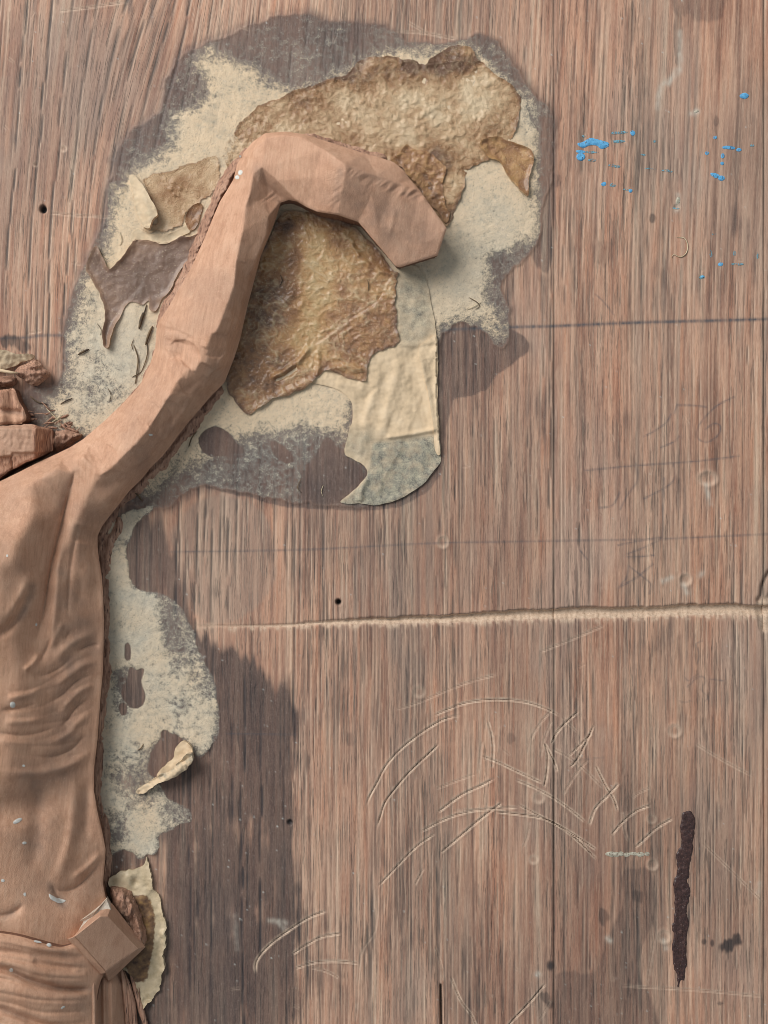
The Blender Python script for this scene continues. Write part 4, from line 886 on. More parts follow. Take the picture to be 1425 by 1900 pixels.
# crumbs and shreds of torn wood between block and shoulder
for i in range(34):
    x, y = rng.uniform(40, 150), 0; y = rng.uniform(752, 806) if x < 120 else rng.uniform(785, 812)
    a = rng.uniform(-0.9, 0.9); l = rng.uniform(4, 13); r_ = rng.uniform(1.0, 3.0); z = rng.uniform(3, 10)
    tube("shaving", [(x - l * math.cos(a), y - l * math.sin(a), z), (x, y, z + rng.uniform(0, 3)), (x + l * math.cos(a), y + l * math.sin(a), z)], r_, MAT_RAW, fig, sides=4)

# ------------------------------------------------------------------ glued paper, glue films and curls
HS = np.maximum(blur(hb, 2.5), -1.0)                   # what the paper lies on; grows as layers are laid
def base(x, y): return sample(HS, x, y)
def lifts(L):
    """raised spots and turned-up edges: (x, y, radius, height)"""
    def f(x, y):
        z = 0 * x
        for (lx, ly, r, h_) in L: z = z + h_ * np.exp(-((x - lx) ** 2 + (y - ly) ** 2) / r ** 2)
        return z
    return f
Nf = {k: noise(k, k, 400 + int(k * 10)) for k in (2.2, 3.5, 6.0, 11.0, 24.0)}
Fb = fbm(30, 420, 5, 0.6); Fs = fbm(9, 421, 4, 0.65)
def ridged(s, seed, aspect=1.0): return 1 - np.abs(2 * noise(s, s * aspect, seed) - 1)

def sheet_mat():
    m = M("paper_residue")
    n1 = m.noise(9, 9, 6, 0.72); n2 = m.noise(2.0, 2.0, 4, 0.75); n3 = m.noise(42, 42, 4, 0.6); n4 = m.noise(3.2, 10, 4, 0.7)
    nn = m.math('ADD', m.math('MULTIPLY', n1, 0.5), m.math('ADD', m.math('MULTIPLY', n2, 0.3), m.math('MULTIPLY', n3, 0.2)))
    p = m.math('ADD', m.attr('pale'), m.math('MULTIPLY', m.math('SUBTRACT', nn, 0.5), 2.7))
    pale = m.ramp(m.math('ADD', m.math('MULTIPLY', n3, 0.55), m.math('MULTIPLY', n1, 0.45)), [(0.32, srgb(198, 183, 160)), (0.5, srgb(226, 204, 174)), (0.68, srgb(235, 210, 178))])
    pale = m.mix(m.math('MULTIPLY', m.attr('blue'), 0.62), pale, m.ramp(n1, [(0.32, srgb(168, 172, 166)), (0.62, srgb(210, 210, 196))]))
    pale = m.mix(m.ms(m.noise(3.4, 3.4, 6, 0.85), 0.52, 0.70, 0, 0.55), pale, srgb(150, 138, 122))
    pale = m.mix(m.ms(m.noise(16, 16, 6, 0.8), 0.52, 0.68, 0, 0.32), pale, srgb(160, 158, 148))
    pale = m.mix(m.ms(m.noise(1.8, 7, 3, 0.6, rot=0.6), 0.60, 0.70, 0, 0.5), pale, srgb(128, 114, 98))
    pale = m.mix(m.ms(p, 0.2, 0.75, 0.7, 0.0), pale, m.ramp(n2, [(0.35, srgb(146, 154, 157)), (0.65, srgb(196, 202, 200))]))
    al = m.math('ADD', m.ms(p, 0.12, 0.52, 0.0, 0.42), m.ms(p, 0.45, 0.80, 0.0, 0.58))
    al = m.math('MULTIPLY', al, m.ms(m.attr('edge'), 0.0, 1.0, 0.0, 1.0))
    s_ = m.done(pale, 0.88, 0.12, m.bump(m.math('ADD', n2, m.math('MULTIPLY', n1, 1.2)), 2.0, 0.8))
    m.put(m.b.inputs['Alpha'], al)
    return s_
def glue_mat(name, ramp_, coat, rough, bumpd, feather=False):
    m = M(name)
    n1 = m.noise(9, 9, 5, 0.65); n3 = m.noise(60, 60, 3, 0.6); n2 = m.noise(2.6, 2.6, 3, 0.6)
    f = m.math('ADD', m.math('MULTIPLY', m.attr('tint'), 0.72), m.math('ADD', m.math('MULTIPLY', n1, 0.26), m.math('MULTIPLY', n3, 0.1)))
    c = m.ramp(f, ramp_)
    c = m.mix(m.math('MULTIPLY', m.attr('crest'), 0.6), c, srgb(206, 186, 150))
    c = m.mix(m.ms(n2, 0.58, 0.72, 0, 0.45), c, srgb(216, 200, 170))
    if feather: m.put(m.b.inputs['Alpha'], m.ms(m.math('ADD', m.attr('cov'), m.math('MULTIPLY', m.math('SUBTRACT', n1, 0.5), 1.2)), 0.3, 0.6))
    c = m.mix(m.ms(m.noise(4, 4, 4, 0.7), 0.62, 0.72, 0, 0.4), c, srgb(92, 66, 50))
    c = m.mix(m.math('MULTIPLY', m.attr('wall'), 0.5), c, srgb(214, 190, 150))
    return m.done(c, rough, 0.4, m.bump(m.math('ADD', n2, m.math('MULTIPLY', n1, 1.5)), bumpd, 0.7), coat, 0.28)
def cream_mat():
    m = M("cream_paper")
    n1 = m.noise(30, 30, 4, 0.6); n2 = m.noise(2.2, 2.2, 4, 0.7)
    c = m.ramp(n1, [(0.3, srgb(196, 174, 144)), (0.5, srgb(216, 192, 160)), (0.7, srgb(226, 203, 172))])
    g = m.ramp(m.math('ADD', m.math('MULTIPLY', n2, 0.5), m.math('MULTIPLY', m.noise(12, 12, 5, 0.7), 0.5)), [(0.36, srgb(96, 92, 88)), (0.5, srgb(150, 146, 132)), (0.66, srgb(196, 188, 162))])
    c = m.mix(m.attr('thin'), c, g)
    c = m.mix(m.ms(n2, 0.60, 0.78, 0, 0.3), c, srgb(160, 140, 112))
    c = m.mix(m.ms(m.noise(16, 16, 5, 0.75), 0.62, 0.76, 0, 0.3), c, srgb(150, 128, 100))
    return m.done(c, 0.8, 0.2, m.bump(n2, 1.0, 0.6))
MAT_SHEET = sheet_mat(); MAT_CREAM = cream_mat()
MAT_TAN = glue_mat("tan_glue_paper", [(0.25, srgb(108, 78, 58)), (0.45, srgb(156, 118, 82)), (0.62, srgb(190, 158, 122)), (0.85, srgb(214, 190, 156))], 0.3, 0.45, 3.0, True)
MAT_AMBER = glue_mat("amber_glue_paper", [(0.25, srgb(104, 76, 58)), (0.45, srgb(152, 110, 74)), (0.62, srgb(184, 142, 94)), (0.85, srgb(196, 168, 122))], 0.5, 0.4, 2.6)
MAT_FILM = glue_mat("brown_glue_film", [(0.25, srgb(94, 74, 62)), (0.5, srgb(126, 102, 88)), (0.8, srgb(162, 130, 106))], 0.25, 0.45, 1.2)

pm = np.zeros((RH, RW), f4)
def pal(poly, v, s):
    global pm
    m = polymask(poly, s); pm = pm * (1 - m) + v * m
pal(SHEET, 0.14, 3)
pal([(345, 118), (378, 90), (420, 106), (470, 138), (520, 158), (560, 166), (620, 148), (660, 122), (760, 92), (800, 86), (880, 92), (940, 140), (990, 190), (1004, 250), (1000, 300), (1004, 400), (990, 450), (950, 470), (908, 482), (918, 520), (890, 560), (915, 580), (940, 610), (930, 640), (905, 610), (860, 596), (815, 605), (780, 640),
     (660, 720), (640, 830), (560, 800), (470, 800), (400, 850), (330, 868), (300, 900), (280, 920), (200, 830), (150, 800), (120, 790), (70, 760), (130, 720), (128, 640), (145, 560), (172, 500), (205, 450), (210, 380), (236, 320), (310, 285), (320, 215), (345, 205), (380, 190), (392, 165)], 0.96, 19)
pal([(305, 160), (340, 120), (380, 150), (390, 180), (350, 205), (310, 200)], 0.22, 8)
pal([(220, 300), (240, 260), (290, 240), (300, 260), (270, 300), (230, 320)], 0.25, 9)
pal([(470, 60), (540, 40), (600, 40), (640, 60), (660, 100), (600, 140), (560, 158), (520, 148), (490, 120)], 0.25, 9)
pal([(690, 44), (740, 62), (760, 84), (720, 84), (690, 66)], 0.2, 5)
pal([(900, 70), (940, 110), (975, 160), (960, 168), (920, 120), (890, 85)], 0.22, 6)
pal([(1000, 210), (1030, 210), (1030, 420), (1006, 420), (1006, 320)], 0.1, 5)
pal([(900, 480), (990, 450), (960, 490), (930, 525)], 0.3, 6)
pal([(395, 850), (470, 820), (560, 800), (610, 800), (640, 850), (700, 950), (560, 950), (380, 920), (300, 930)], 0.34, 12)
pal([(565, 880), (590, 840), (610, 815), (640, 850), (668, 872), (660, 900), (635, 928), (560, 930)], 0.02, 3)
pal([(370, 815), (400, 792), (425, 805), (452, 838), (400, 846), (376, 838)], 0.0, 2.5); pal([(505, 822), (520, 826), (542, 848), (530, 858), (508, 842)], 0.0, 2)
pal([(130, 700), (180, 640), (250, 720), (230, 760), (150, 790)], 0.62, 16)
blue = np.zeros((RH, RW), f4)
for p, v, s in (([(130, 560), (250, 560), (280, 680), (200, 780), (140, 790), (120, 700)], 0.75, 26), ([(640, 60), (560, 60), (520, 130), (600, 150), (660, 110)], 0.5, 20), ([(820, 480), (900, 330), (990, 420), (910, 560), (820, 600)], 0.55, 28), ([(300, 930), (420, 840), (560, 790), (640, 830), (600, 930)], 0.9, 16), ([(230, 260), (320, 190), (340, 240), (250, 330)], 0.5, 16), ([(870, 100), (960, 170), (1010, 200), (1000, 260), (900, 140)], 0.6, 12), ([(720, 500), (800, 500), (810, 600), (750, 600)], 0.5, 14)):
    m_ = polymask(p, s) * v; blue = np.maximum(blue, m_)
blue *= 0.5 + 0.8 * Fb
pm = np.clip(pm + 0.25 * (Fb - 0.5), 0, 1)
HOLE1 = ragged([(372, 815), (384, 798), (404, 794), (424, 806), (438, 824), (452, 838), (420, 842), (398, 846), (378, 836)], 1.2, 2.5, 83)
HOLE2 = ragged([(505, 822), (520, 826), (534, 838), (542, 850), (530, 857), (510, 844)], 0.9, 2.5, 84)
HOLE3 = ragged([(560, 905), (578, 868), (592, 838), (602, 818), (612, 815), (630, 840), (655, 858), (670, 872), (672, 890), (650, 914), (632, 930), (600, 936), (562, 930)], 1.4, 2.5, 85)
def zsheet(x, y, sd):
    return base(x, y) + 0.7 + 1.5 * sstep(0.35, 0.75, sample(pm, x, y)) * np.clip(sd / 5, 0, 1) + 0.9 * (sample(Nf[6.0], x, y) - 0.5) * np.clip(sd / 4, 0, 1) + 0.7 * (sample(Nf[2.2], x, y) - 0.5) * np.clip(sd / 4, 0, 1)
sheet = patch("torn_paper", sheet_o, MAT_SHEET, zsheet, lambda x, y: base(x, y) + 0.45, step=2.4, holes=(HOLE1, HOLE2, HOLE3), attrs={'edge': lambda x, y, sd: np.clip(sd / 3, 0, 1), 'pale': lambda x, y, sd: sample(pm, x, y), 'blue': lambda x, y, sd: sample(blue, x, y)}, stamp=HS,
              label="large pale torn paper with dark patches stuck to the bench around the raised arm", cat="paper")

# long strip along the torso
STRIP = [(150, 1000), (178, 975), (215, 958), (240, 945), (268, 940), (292, 928), (284, 950), (262, 966), (246, 992), (240, 1030), (244, 1070), (262, 1092), (290, 1098), (318, 1108), (340, 1130), (352, 1158), (366, 1190), (382, 1232), (398, 1270), (408, 1310), (406, 1350), (400, 1378), (386, 1396), (372, 1410), (362, 1402), (354, 1384),
         (344, 1374), (322, 1366), (304, 1358), (300, 1372), (284, 1386), (278, 1410), (276, 1430), (296, 1452), (310, 1478), (330, 1486), (346, 1500), (356, 1522), (338, 1534), (312, 1542), (296, 1548), (296, 1570), (288, 1592), (276, 1588), (262, 1596), (240, 1580), (222, 1578), (200, 1590), (160, 1560), (150, 1450)]
H4 = ragged([(236, 1262), (242, 1240), (252, 1246), (266, 1242), (262, 1262), (268, 1290), (262, 1308), (246, 1312), (232, 1300), (226, 1284)], 1.2, 2.5, 87)
H5 = ragged([(234, 1196), (240, 1198), (240, 1222), (233, 1220)], 0.6, 2.5, 88); H6 = ragged([(222, 1310), (232, 1306), (234, 1322), (226, 1326)], 0.6, 2.5, 89)
pm2 = 0.9 * polymask(STRIP, 6)
for p, v, s in (([(205, 1400), (260, 1380), (280, 1430), (300, 1480), (250, 1500), (210, 1480)], 0.5, 14), ([(300, 1100), (340, 1110), (365, 1200), (330, 1230), (300, 1180)], 0.45, 14), ([(320, 1180), (380, 1220), (400, 1290), (350, 1280)], 0.58, 14), ([(215, 1250), (240, 1240), (240, 1330), (212, 1330)], 0.25, 8), ([(240, 1000), (300, 1000), (300, 1100), (250, 1090)], 0.2, 8), ([(300, 1480), (360, 1500), (350, 1540), (300, 1530)], 0.5, 12), ([(195, 1500), (240, 1505), (236, 1570), (196, 1570)], 0.45, 8)):
    m_ = polymask(p, s); pm2 = pm2 * (1 - m_) + v * m_
pm2 = np.clip(pm2 + 0.3 * (Fb - 0.5), 0, 1)
strip_o = ragged(STRIP, 3.0, 2.6, 90, rough=1.1)
pm2 *= 1 - 0.35 * sstep(0.35, 0.75, Fb) * sstep(240, 340, XX)
def zstrip(x, y, sd):
    return base(x, y) + 0.7 + 1.3 * sstep(0.35, 0.75, sample(pm2, x, y)) * np.clip(sd / 5, 0, 1) + 0.9 * (sample(Nf[6.0], x, y) - 0.5) * np.clip(sd / 4, 0, 1) + 0.6 * (sample(Nf[2.2], x, y) - 0.5) + lifts([(392, 1398, 14, 5), (288, 1590, 12, 6), (350, 1380, 14, 4)])(x, y)
patch("torn_paper", strip_o, MAT_SHEET, zstrip, lambda x, y: base(x, y) + 0.45, step=2.4, holes=(H4, H5, H6), attrs={'edge': lambda x, y, sd: np.clip(sd / 3, 0, 1), 'pale': lambda x, y, sd: sample(pm2, x, y), 'blue': lambda x, y, sd: 0.75 * sample(Fb, x, y) + 0.15}, stamp=HS,
      label="long strip of thin greyish torn paper lying beside the ribbed torso", cat="paper")

# cream sheet with the folded straight edge
CREAM = [(735, 500), (775, 496), (792, 524), (800, 565), (809, 605), (811, 640), (810, 720), (813, 790), (818, 850), (812, 866), (790, 892), (765, 912), (735, 928), (700, 937), (665, 934), (632, 932), (648, 917), (664, 902), (680, 880), (676, 866), (655, 852), (640, 840), (648, 800), (655, 770), (640, 730), (560, 700), (560, 660), (640, 600), (700, 560)]
cz = np.zeros((RH, RW), f4)
for p, a, s in (([(776, 646), (786, 690), (800, 760), (808, 810)], 5, 7), ([(762, 640), (770, 700), (786, 770), (795, 800)], -3, 6), ([(745, 660), (728, 720), (716, 770), (706, 812)], 4, 9), ([(705, 690), (690, 740), (672, 800)], 3.5, 8), ([(770, 700), (745, 750), (722, 800)], -3, 7), ([(700, 716), (672, 745)], -2.5, 4), ([(714, 812), (760, 806), (812, 796)], 3.5, 4), ([(700, 824), (716, 822), (760, 816), (812, 806)], -4, 5), ([(735, 636), (770, 640), (808, 632)], 2.5, 5), ([(811, 620), (811, 720), (815, 850)], 3.5, 4),
                ([(816, 856), (790, 890), (750, 920), (690, 934)], 3, 6), ([(666, 932), (672, 905), (680, 885)], 5, 6), ([(690, 780), (676, 820), (660, 845)], 2.5, 8), ([(620, 710), (680, 720)], 2, 8)):
    stroke(cz, p, lambda d, t: a * taper(t, 0.15) * np.exp(-(d / s) ** 2), 3 * s, step=6)
thin = np.clip(np.maximum.reduce([polymask([(690, 822), (715, 818), (812, 806), (830, 860), (780, 920), (690, 945), (620, 940), (670, 900), (684, 870)], 4), 0.75 * polymask([(735, 495), (795, 500), (812, 610), (770, 640), (740, 640), (730, 560)], 12), 0.6 * polymask([(640, 800), (700, 800), (690, 860), (640, 850)], 10)]), 0, 1) * (0.55 + 0.75 * Fs)
cream_o = ragged(CREAM, 1.0, 3.0, 101)
patch("folded_paper", cream_o, MAT_CREAM, lambda x, y, sd: base(x, y) + 2.2 + np.maximum(sample(cz, x, y), -1.2) + 1.6 * (sample(Nf[11.0], x, y) - 0.5) + 0.5 * (sample(Nf[2.2], x, y) - 0.5), lambda x, y: base(x, y) - 0.6, step=2.2, attrs={'thin': lambda x, y, sd: sample(thin, x, y)}, stamp=HS,
      label="creased cream paper with a folded straight edge and rounded thin bottom corner", cat="paper")
patch("paper_fold", ragged([(776, 650), (790, 634), (811, 626), (812, 720), (815, 800), (817, 842), (808, 836), (804, 790), (792, 720)], 0.8, 3, 102), MAT_CREAM, lambda x, y, sd: base(x, y) + 1.2 + 3.2 * sstep(770, 815, x) + 0.6 * (sample(Nf[6.0], x, y) - 0.5), lambda x, y: base(x, y) - 0.5, step=2.0, attrs={'thin': lambda x, y, sd: 0 * x}, label="narrow folded-over cream strip along the straight paper edge", cat="paper")

# tan bubbled layer above the arm
TAN = [(415, 300), (425, 262), (440, 235), (470, 205), (505, 188), (545, 171), (600, 151), (640, 140), (656, 124), (668, 112), (700, 105), (722, 102), (745, 108), (770, 112), (790, 120), (800, 108), (828, 93), (850, 85), (874, 88), (890, 110), (906, 126), (936, 150), (960, 170), (968, 192), (962, 230), (955, 250), (940, 268), (925, 285), (905, 298),
       (880, 306), (866, 318), (861, 345), (851, 375), (840, 405), (828, 420), (800, 440), (700, 400), (560, 320), (470, 320)]
tint = np.clip(0.22 + 0.6 * Fb, 0, 1)
for p, v, s in (([(600, 150), (660, 112), (720, 100), (800, 110), (860, 84), (890, 112), (860, 140), (760, 140), (650, 160)], 0.15, 10), ([(640, 180), (760, 160), (900, 160), (950, 200), (900, 260), (780, 260), (680, 250)], 0.72, 30), ([(720, 290), (850, 290), (860, 400), (800, 400)], 0.3, 12), ([(560, 190), (640, 170), (640, 240), (560, 240)], 0.62, 14), ([(430, 240), (540, 200), (560, 240), (440, 300)], 0.45, 12)):
    m_ = polymask(p, s); tint = tint * (1 - m_) + (v + 0.7 * (Fb - 0.5) + 0.3 * (Fs - 0.5)) * m_
bub = np.zeros((RH, RW), f4)
for _ in range(420):
    t_ = rng.random(); x, y = rng.uniform(440, 960), rng.uniform(110, 400); r_ = rng.uniform(1.6, 4.2); a = rng.uniform(0.8, 2.2)
    ix, iy = int(x) + MG, int(y) + MG; k_ = int(3 * r_) + 1; yy, xx = np.mgrid[-k_:k_ + 1, -k_:k_ + 1]
    bub[iy - k_:iy + k_ + 1, ix - k_:ix + k_ + 1] += (a * (np.exp(-((np.hypot(xx, yy) - r_ * 0.6) / (0.6 * r_)) ** 2))).astype(f4)
bub = np.minimum(bub, 3.2) * sstep(0.3, 0.6, noise(60, 40, 431))
rg = ridged(26, 432, 0.6); rg2 = ridged(10, 433, 0.8)
def ztan(x, y, sd):
    return base(x, y) * 0.75 + 1.4 + 2.4 * np.exp(-(sd / 5) ** 2) * sample(Nf[24.0], x, y) + sample(bub, x, y) * np.clip(sd / 8, 0, 1) + 3.2 * (sample(Nf[24.0], x, y) - 0.3) + 1.3 * (sample(Fs, x, y) - 0.5) + 1.8 * (sample(Nf[3.5], x, y) - 0.5) + 1.8 * sample(rg, x, y) + 0.7 * sample(rg2, x, y) ** 3 + lifts([(850, 360, 22, 4), (860, 100, 16, 4), (700, 108, 30, 3), (800, 112, 10, 4), (620, 152, 20, 3)])(x, y)
patch("glue_paper", ragged(TAN, 2.2, 2.6, 103, rough=1.15), MAT_TAN, ztan, lambda x, y: base(x, y) - 0.8, step=2.0, attrs={'cov': lambda x, y, sd: np.clip(sstep(410, 560, x + 0.3 * (y - 150)) * 1.4 + 0.0 * sd, 0, 1.3), 'crest': lambda x, y, sd: 0.4 * sample(rg2, x, y) ** 6, 'tint': lambda x, y, sd: np.clip(sample(tint, x, y) - 0.25 * np.exp(-(sd / 6) ** 2), 0, 1)}, stamp=HS,
      label="bubbled tan glue-soaked paper above the bent elbow and hand", cat="paper")
FLAKE = [(889, 266), (904, 254), (925, 254), (945, 262), (968, 268), (986, 278), (990, 296), (986, 325), (983, 352), (979, 364), (966, 352), (950, 336), (938, 318), (925, 300), (906, 290)]
patch("glue_flake", ragged(FLAKE, 2.0, 2.5, 104), MAT_AMBER, lambda x, y, sd: base(x, y) * 0.6 + 2.6 + 4.5 * np.exp(-(sd / 5) ** 2) * (0.3 + sample(Nf[11.0], x, y)) + 1.8 * sample(Fs, x, y) + lifts([(978, 355, 14, 6), (900, 262, 14, 3), (985, 290, 10, 4)])(x, y), lambda x, y: base(x, y) - 0.4, step=1.9, attrs={'tint': lambda x, y, sd: np.clip(0.25 + 0.4 * sample(Fs, x, y), 0, 1)},
      label="small brown curled glue flake at the right rim of the tan patch", cat="glue flake")
FLAP = [(726, 300), (742, 282), (756, 266), (770, 276), (798, 284), (815, 300), (830, 312), (822, 340), (826, 372), (836, 396), (828, 414), (812, 396), (794, 372), (776, 346), (762, 330), (748, 312)]
patch("glue_flake", ragged(FLAP, 2.0, 2.5, 105), MAT_AMBER, lambda x, y, sd: base(x, y) * 0.6 + 3.0 + 3.0 * np.exp(-(sd / 5) ** 2) * sample(Nf[11.0], x, y) + 3 * sample(Fs, x, y) + lifts([(795, 345, 12, -3), (780, 300, 16, 3), (808, 362, 8, 4)])(x, y), lambda x, y: base(x, y) - 0.4, step=1.9, attrs={'tint': lambda x, y, sd: np.clip(0.2 + 0.45 * sample(Fs, x, y), 0, 1)},
      label="shiny brown glue flap wedged against the stump end of the hand", cat="glue flake")

# wrinkled amber layer inside the crook of the arm
AMBER = [(470, 500), (500, 440), (520, 400), (560, 392), (640, 415), (690, 450), (728, 500), (737, 512), (733, 545), (736, 600), (739, 638), (715, 648), (690, 658), (683, 676), (682, 700), (676, 709), (650, 702), (624, 692), (606, 688), (592, 698), (574, 714), (540, 730), (505, 744), (480, 756), (465, 769), (448, 758), (434, 740), (420, 715), (430, 640), (455, 560)]
r1 = ridged(15, 441, 0.7); r2 = ridged(5.5, 442, 0.8)
at_ = np.clip(0.4 + 0.35 * (Fb - 0.5) * 2, 0, 1)
for p, v, s in (([(570, 420), (610, 430), (620, 560), (600, 640), (560, 660), (530, 640), (560, 540)], 0.78, 14), ([(480, 500), (540, 520), (540, 590), (480, 640), (440, 620)], 0.12, 14), ([(620, 560), (740, 560), (740, 640), (640, 680), (610, 640)], 0.34, 14), ([(460, 620), (530, 640), (560, 700), (470, 760), (430, 720)], 0.3, 12), ([(640, 430), (720, 500), (730, 560), (660, 540)], 0.5, 16)):
    m_ = polymask(p, s); at_ = at_ * (1 - m_) + (v + 0.35 * (Fs - 0.5)) * m_
az = np.zeros((RH, RW), f4)
for p, a, s in (([(500, 702), (525, 690), (555, 668), (575, 640)], 6, 5), ([(508, 706), (532, 697), (552, 682)], -5, 4), ([(588, 650), (592, 672), (586, 700)], 4, 4), ([(660, 470), (690, 496), (735, 512)], 3, 5), ([(650, 450), (668, 478)], 4, 4), ([(480, 560), (520, 565), (548, 540)], 3, 6), ([(600, 690), (640, 680), (676, 688)], 4, 6), ([(470, 765), (520, 735), (590, 700)], 4, 7)):
    stroke(az, p, lambda d, t: a * taper(t, 0.15) * np.exp(-(d / s) ** 2), 3 * s, step=5)
def zamber(x, y, sd):
    k_ = 0.55 + 0.9 * sstep(540, 640, y) * sstep(600, 660, x) * 0 + 0.5 * sample(Nf[24.0], x, y)
    return base(x, y) * 0.7 + 2.0 + k_ * (1.8 * sample(r1, x, y) ** 3 + 1.8 * sample(r2, x, y) ** 3) + 1.2 * sample(Fs, x, y) + sample(az, x, y) + 2.5 * np.exp(-(sd / 5) ** 2) * sample(Nf[11.0], x, y)
patch("glue_paper", ragged(AMBER, 2.2, 2.6, 106, rough=1.1), MAT_AMBER, zamber, lambda x, y: base(x, y) - 0.8, step=1.9, attrs={'crest': lambda x, y, sd: np.clip(sample(r2, x, y) ** 6 * 0.7 + sample(r1, x, y) ** 8 * 0.7, 0, 1) * sstep(0.3, 0.7, sample(Fb, x, y)), 'tint': lambda x, y, sd: np.clip(sample(at_, x, y) - 0.2 * np.exp(-(sd / 5) ** 2), 0, 1)}, stamp=HS,
      label="wrinkled glossy amber glue paper in the crook below the hand", cat="paper")

# left of the arm: brown film with a tail, tan scrap with bubbles, small amber chip
FILM = [(251, 445), (268, 447), (297, 450), (316, 447), (326, 443), (336, 438), (352, 440), (385, 430), (370, 470), (339, 495), (325, 522), (314, 542), (300, 556), (289, 575), (280, 575), (276, 558), (264, 565), (251, 560), (240, 560), (231, 572), (222, 591), (211, 606), (207, 625), (202, 645), (194, 644), (189, 626), (194, 598), (193, 570), (184, 543), (169, 517), (159, 501), (163, 482), (172, 462), (179, 456), (186, 466), (193, 483), (203, 499), (217, 489), (230, 472), (240, 457)]
def zfilm(x, y, sd):
    tail = sstep(560, 640, y) * sstep(260, 225, x)
    return base(x, y) * 0.5 + 4.0 + 5.0 * np.exp(-(sd / 4.5) ** 2) * (0.25 + 0.75 * sample(Nf[24.0], x, y)) + 9 * tail * np.exp(-(sd / 5) ** 2) + 1.0 * (sample(Nf[6.0], x, y) - 0.5) + 2.5 * (sample(Nf[24.0], x, y) - 0.5) + lifts([(172, 470, 16, 6), (240, 458, 12, 5), (222, 480, 12, 5), (335, 440, 10, 4)])(x, y)
film = patch("glue_film", ragged(FILM, 1.4, 2.4, 107), MAT_FILM, zfilm, lambda x, y: base(x, y) + 0.2, step=1.9, attrs={'tint': lambda x, y, sd: np.clip(0.42 + 0.4 * (sample(Fb, x, y) - 0.5) + 0.25 * np.exp(-(sd / 7) ** 2), 0, 1)}, stamp=HS,
      label="dark brown glue film with curled rim and pointed tail left of the arm", cat="glue film")
TANL = [(262, 330), (285, 318), (320, 314), (356, 300), (400, 290), (410, 330), (395, 362), (378, 372), (360, 384), (345, 402), (340, 414), (325, 424), (300, 434), (280, 436), (262, 430), (270, 418), (292, 412), (285, 380), (270, 352)]
patch("glue_paper", ragged(TANL, 1.8, 2.4, 108), MAT_TAN, lambda x, y, sd: base(x, y) * 0.7 + 1.6 + 2.5 * np.exp(-(sd / 5) ** 2) * sample(Nf[11.0], x, y) + 1.6 * sample(Fs, x, y) + lifts([(322, 338, 5.5, 3.5), (317, 351, 4, 3.2), (335, 350, 4, 3.2), (324, 361, 3, 2.6), (331, 362, 3, 2.6), (326, 345, 15, 1.6)])(x, y), lambda x, y: base(x, y) - 0.5, step=1.9, attrs={'cov': lambda x, y, sd: 0.25 + 0.09 * sd, 'tint': lambda x, y, sd: np.clip(0.62 + 0.5 * (sample(Fb, x, y) - 0.5) - 0.2 * np.exp(-(sd / 5) ** 2), 0, 1)}, stamp=HS,
      label="small tan glue paper with a ring of round bubbles left of the elbow", cat="paper")
CHIP = [(343, 402), (352, 385), (366, 376), (376, 380), (372, 400), (364, 420), (354, 426), (345, 416)]
patch("glue_flake", ragged(CHIP, 1.4, 2.2, 109), MAT_AMBER, lambda x, y, sd: base(x, y) * 0.7 + 2.2 + 1.6 * np.exp(-(sd / 4) ** 2) + 2 * sample(Fs, x, y), lambda x, y: base(x, y) - 0.3, step=1.8, attrs={'tint': lambda x, y, sd: 0.2 + 0.3 * sample(Fs, x, y)}, label="tiny amber glue chip touching the chiselled edge of the upper arm", cat="glue flake")
TORN = [(262, 428), (285, 436), (320, 430), (345, 418), (352, 428), (336, 438), (318, 448), (296, 452), (262, 446), (244, 448), (240, 436), (252, 426)]
patch("paper_shred", ragged(TORN, 1.8, 2.3, 110), MAT_CREAM, lambda x, y, sd: base(x, y) * 0.8 + 1.8 + 2.5 * np.exp(-(sd / 4) ** 2) * sample(Nf[6.0], x, y), lambda x, y: base(x, y) - 0.4, step=1.9, attrs={'thin': lambda x, y, sd: 0.4 * sample(Fs, x, y)}, label="ragged cream paper shred above the dark brown glue film", cat="paper")

# cream scrap with brown glue beside the knot
KNOTP = [(214, 1622), (232, 1616), (256, 1611), (268, 1604), (272, 1590), (277, 1608), (284, 1630), (290, 1653), (298, 1667), (303, 1690), (307, 1712), (306, 1737), (304, 1775), (299, 1810), (290, 1843), (272, 1864), (260, 1870), (258, 1850), (252, 1830), (240, 1810), (225, 1780), (225, 1700), (215, 1660), (205, 1640)]
kt = np.clip(np.maximum.reduce([polymask([(240, 1662), (276, 1660), (288, 1700), (284, 1760), (272, 1820), (250, 1826), (225, 1780), (225, 1700)], 5)]), 0, 1)
mk_ = M("knot_paper"); n2k = mk_.noise(2.4, 2.4, 4, 0.7)
ck = mk_.ramp(mk_.noise(16, 16, 4, 0.6), [(0.3, srgb(186, 168, 136)), (0.6, srgb(212, 193, 162))])
ck = mk_.mix(mk_.ms(mk_.math('ADD', mk_.attr('soak'), mk_.math('MULTIPLY', mk_.math('SUBTRACT', mk_.noise(7, 7, 4), 0.5), 0.7)), 0.35, 0.62), ck, mk_.ramp(mk_.noise(12, 12, 4), [(0.3, srgb(84, 62, 50)), (0.55, srgb(132, 102, 74)), (0.75, srgb(170, 136, 88))]))
MAT_KNOTP = mk_.done(mk_.mix(mk_.ms(n2k, 0.6, 0.75, 0, 0.3), ck, srgb(140, 116, 90)), 0.6, 0.3, mk_.bump(n2k, 1.2, 0.6), 0.15)
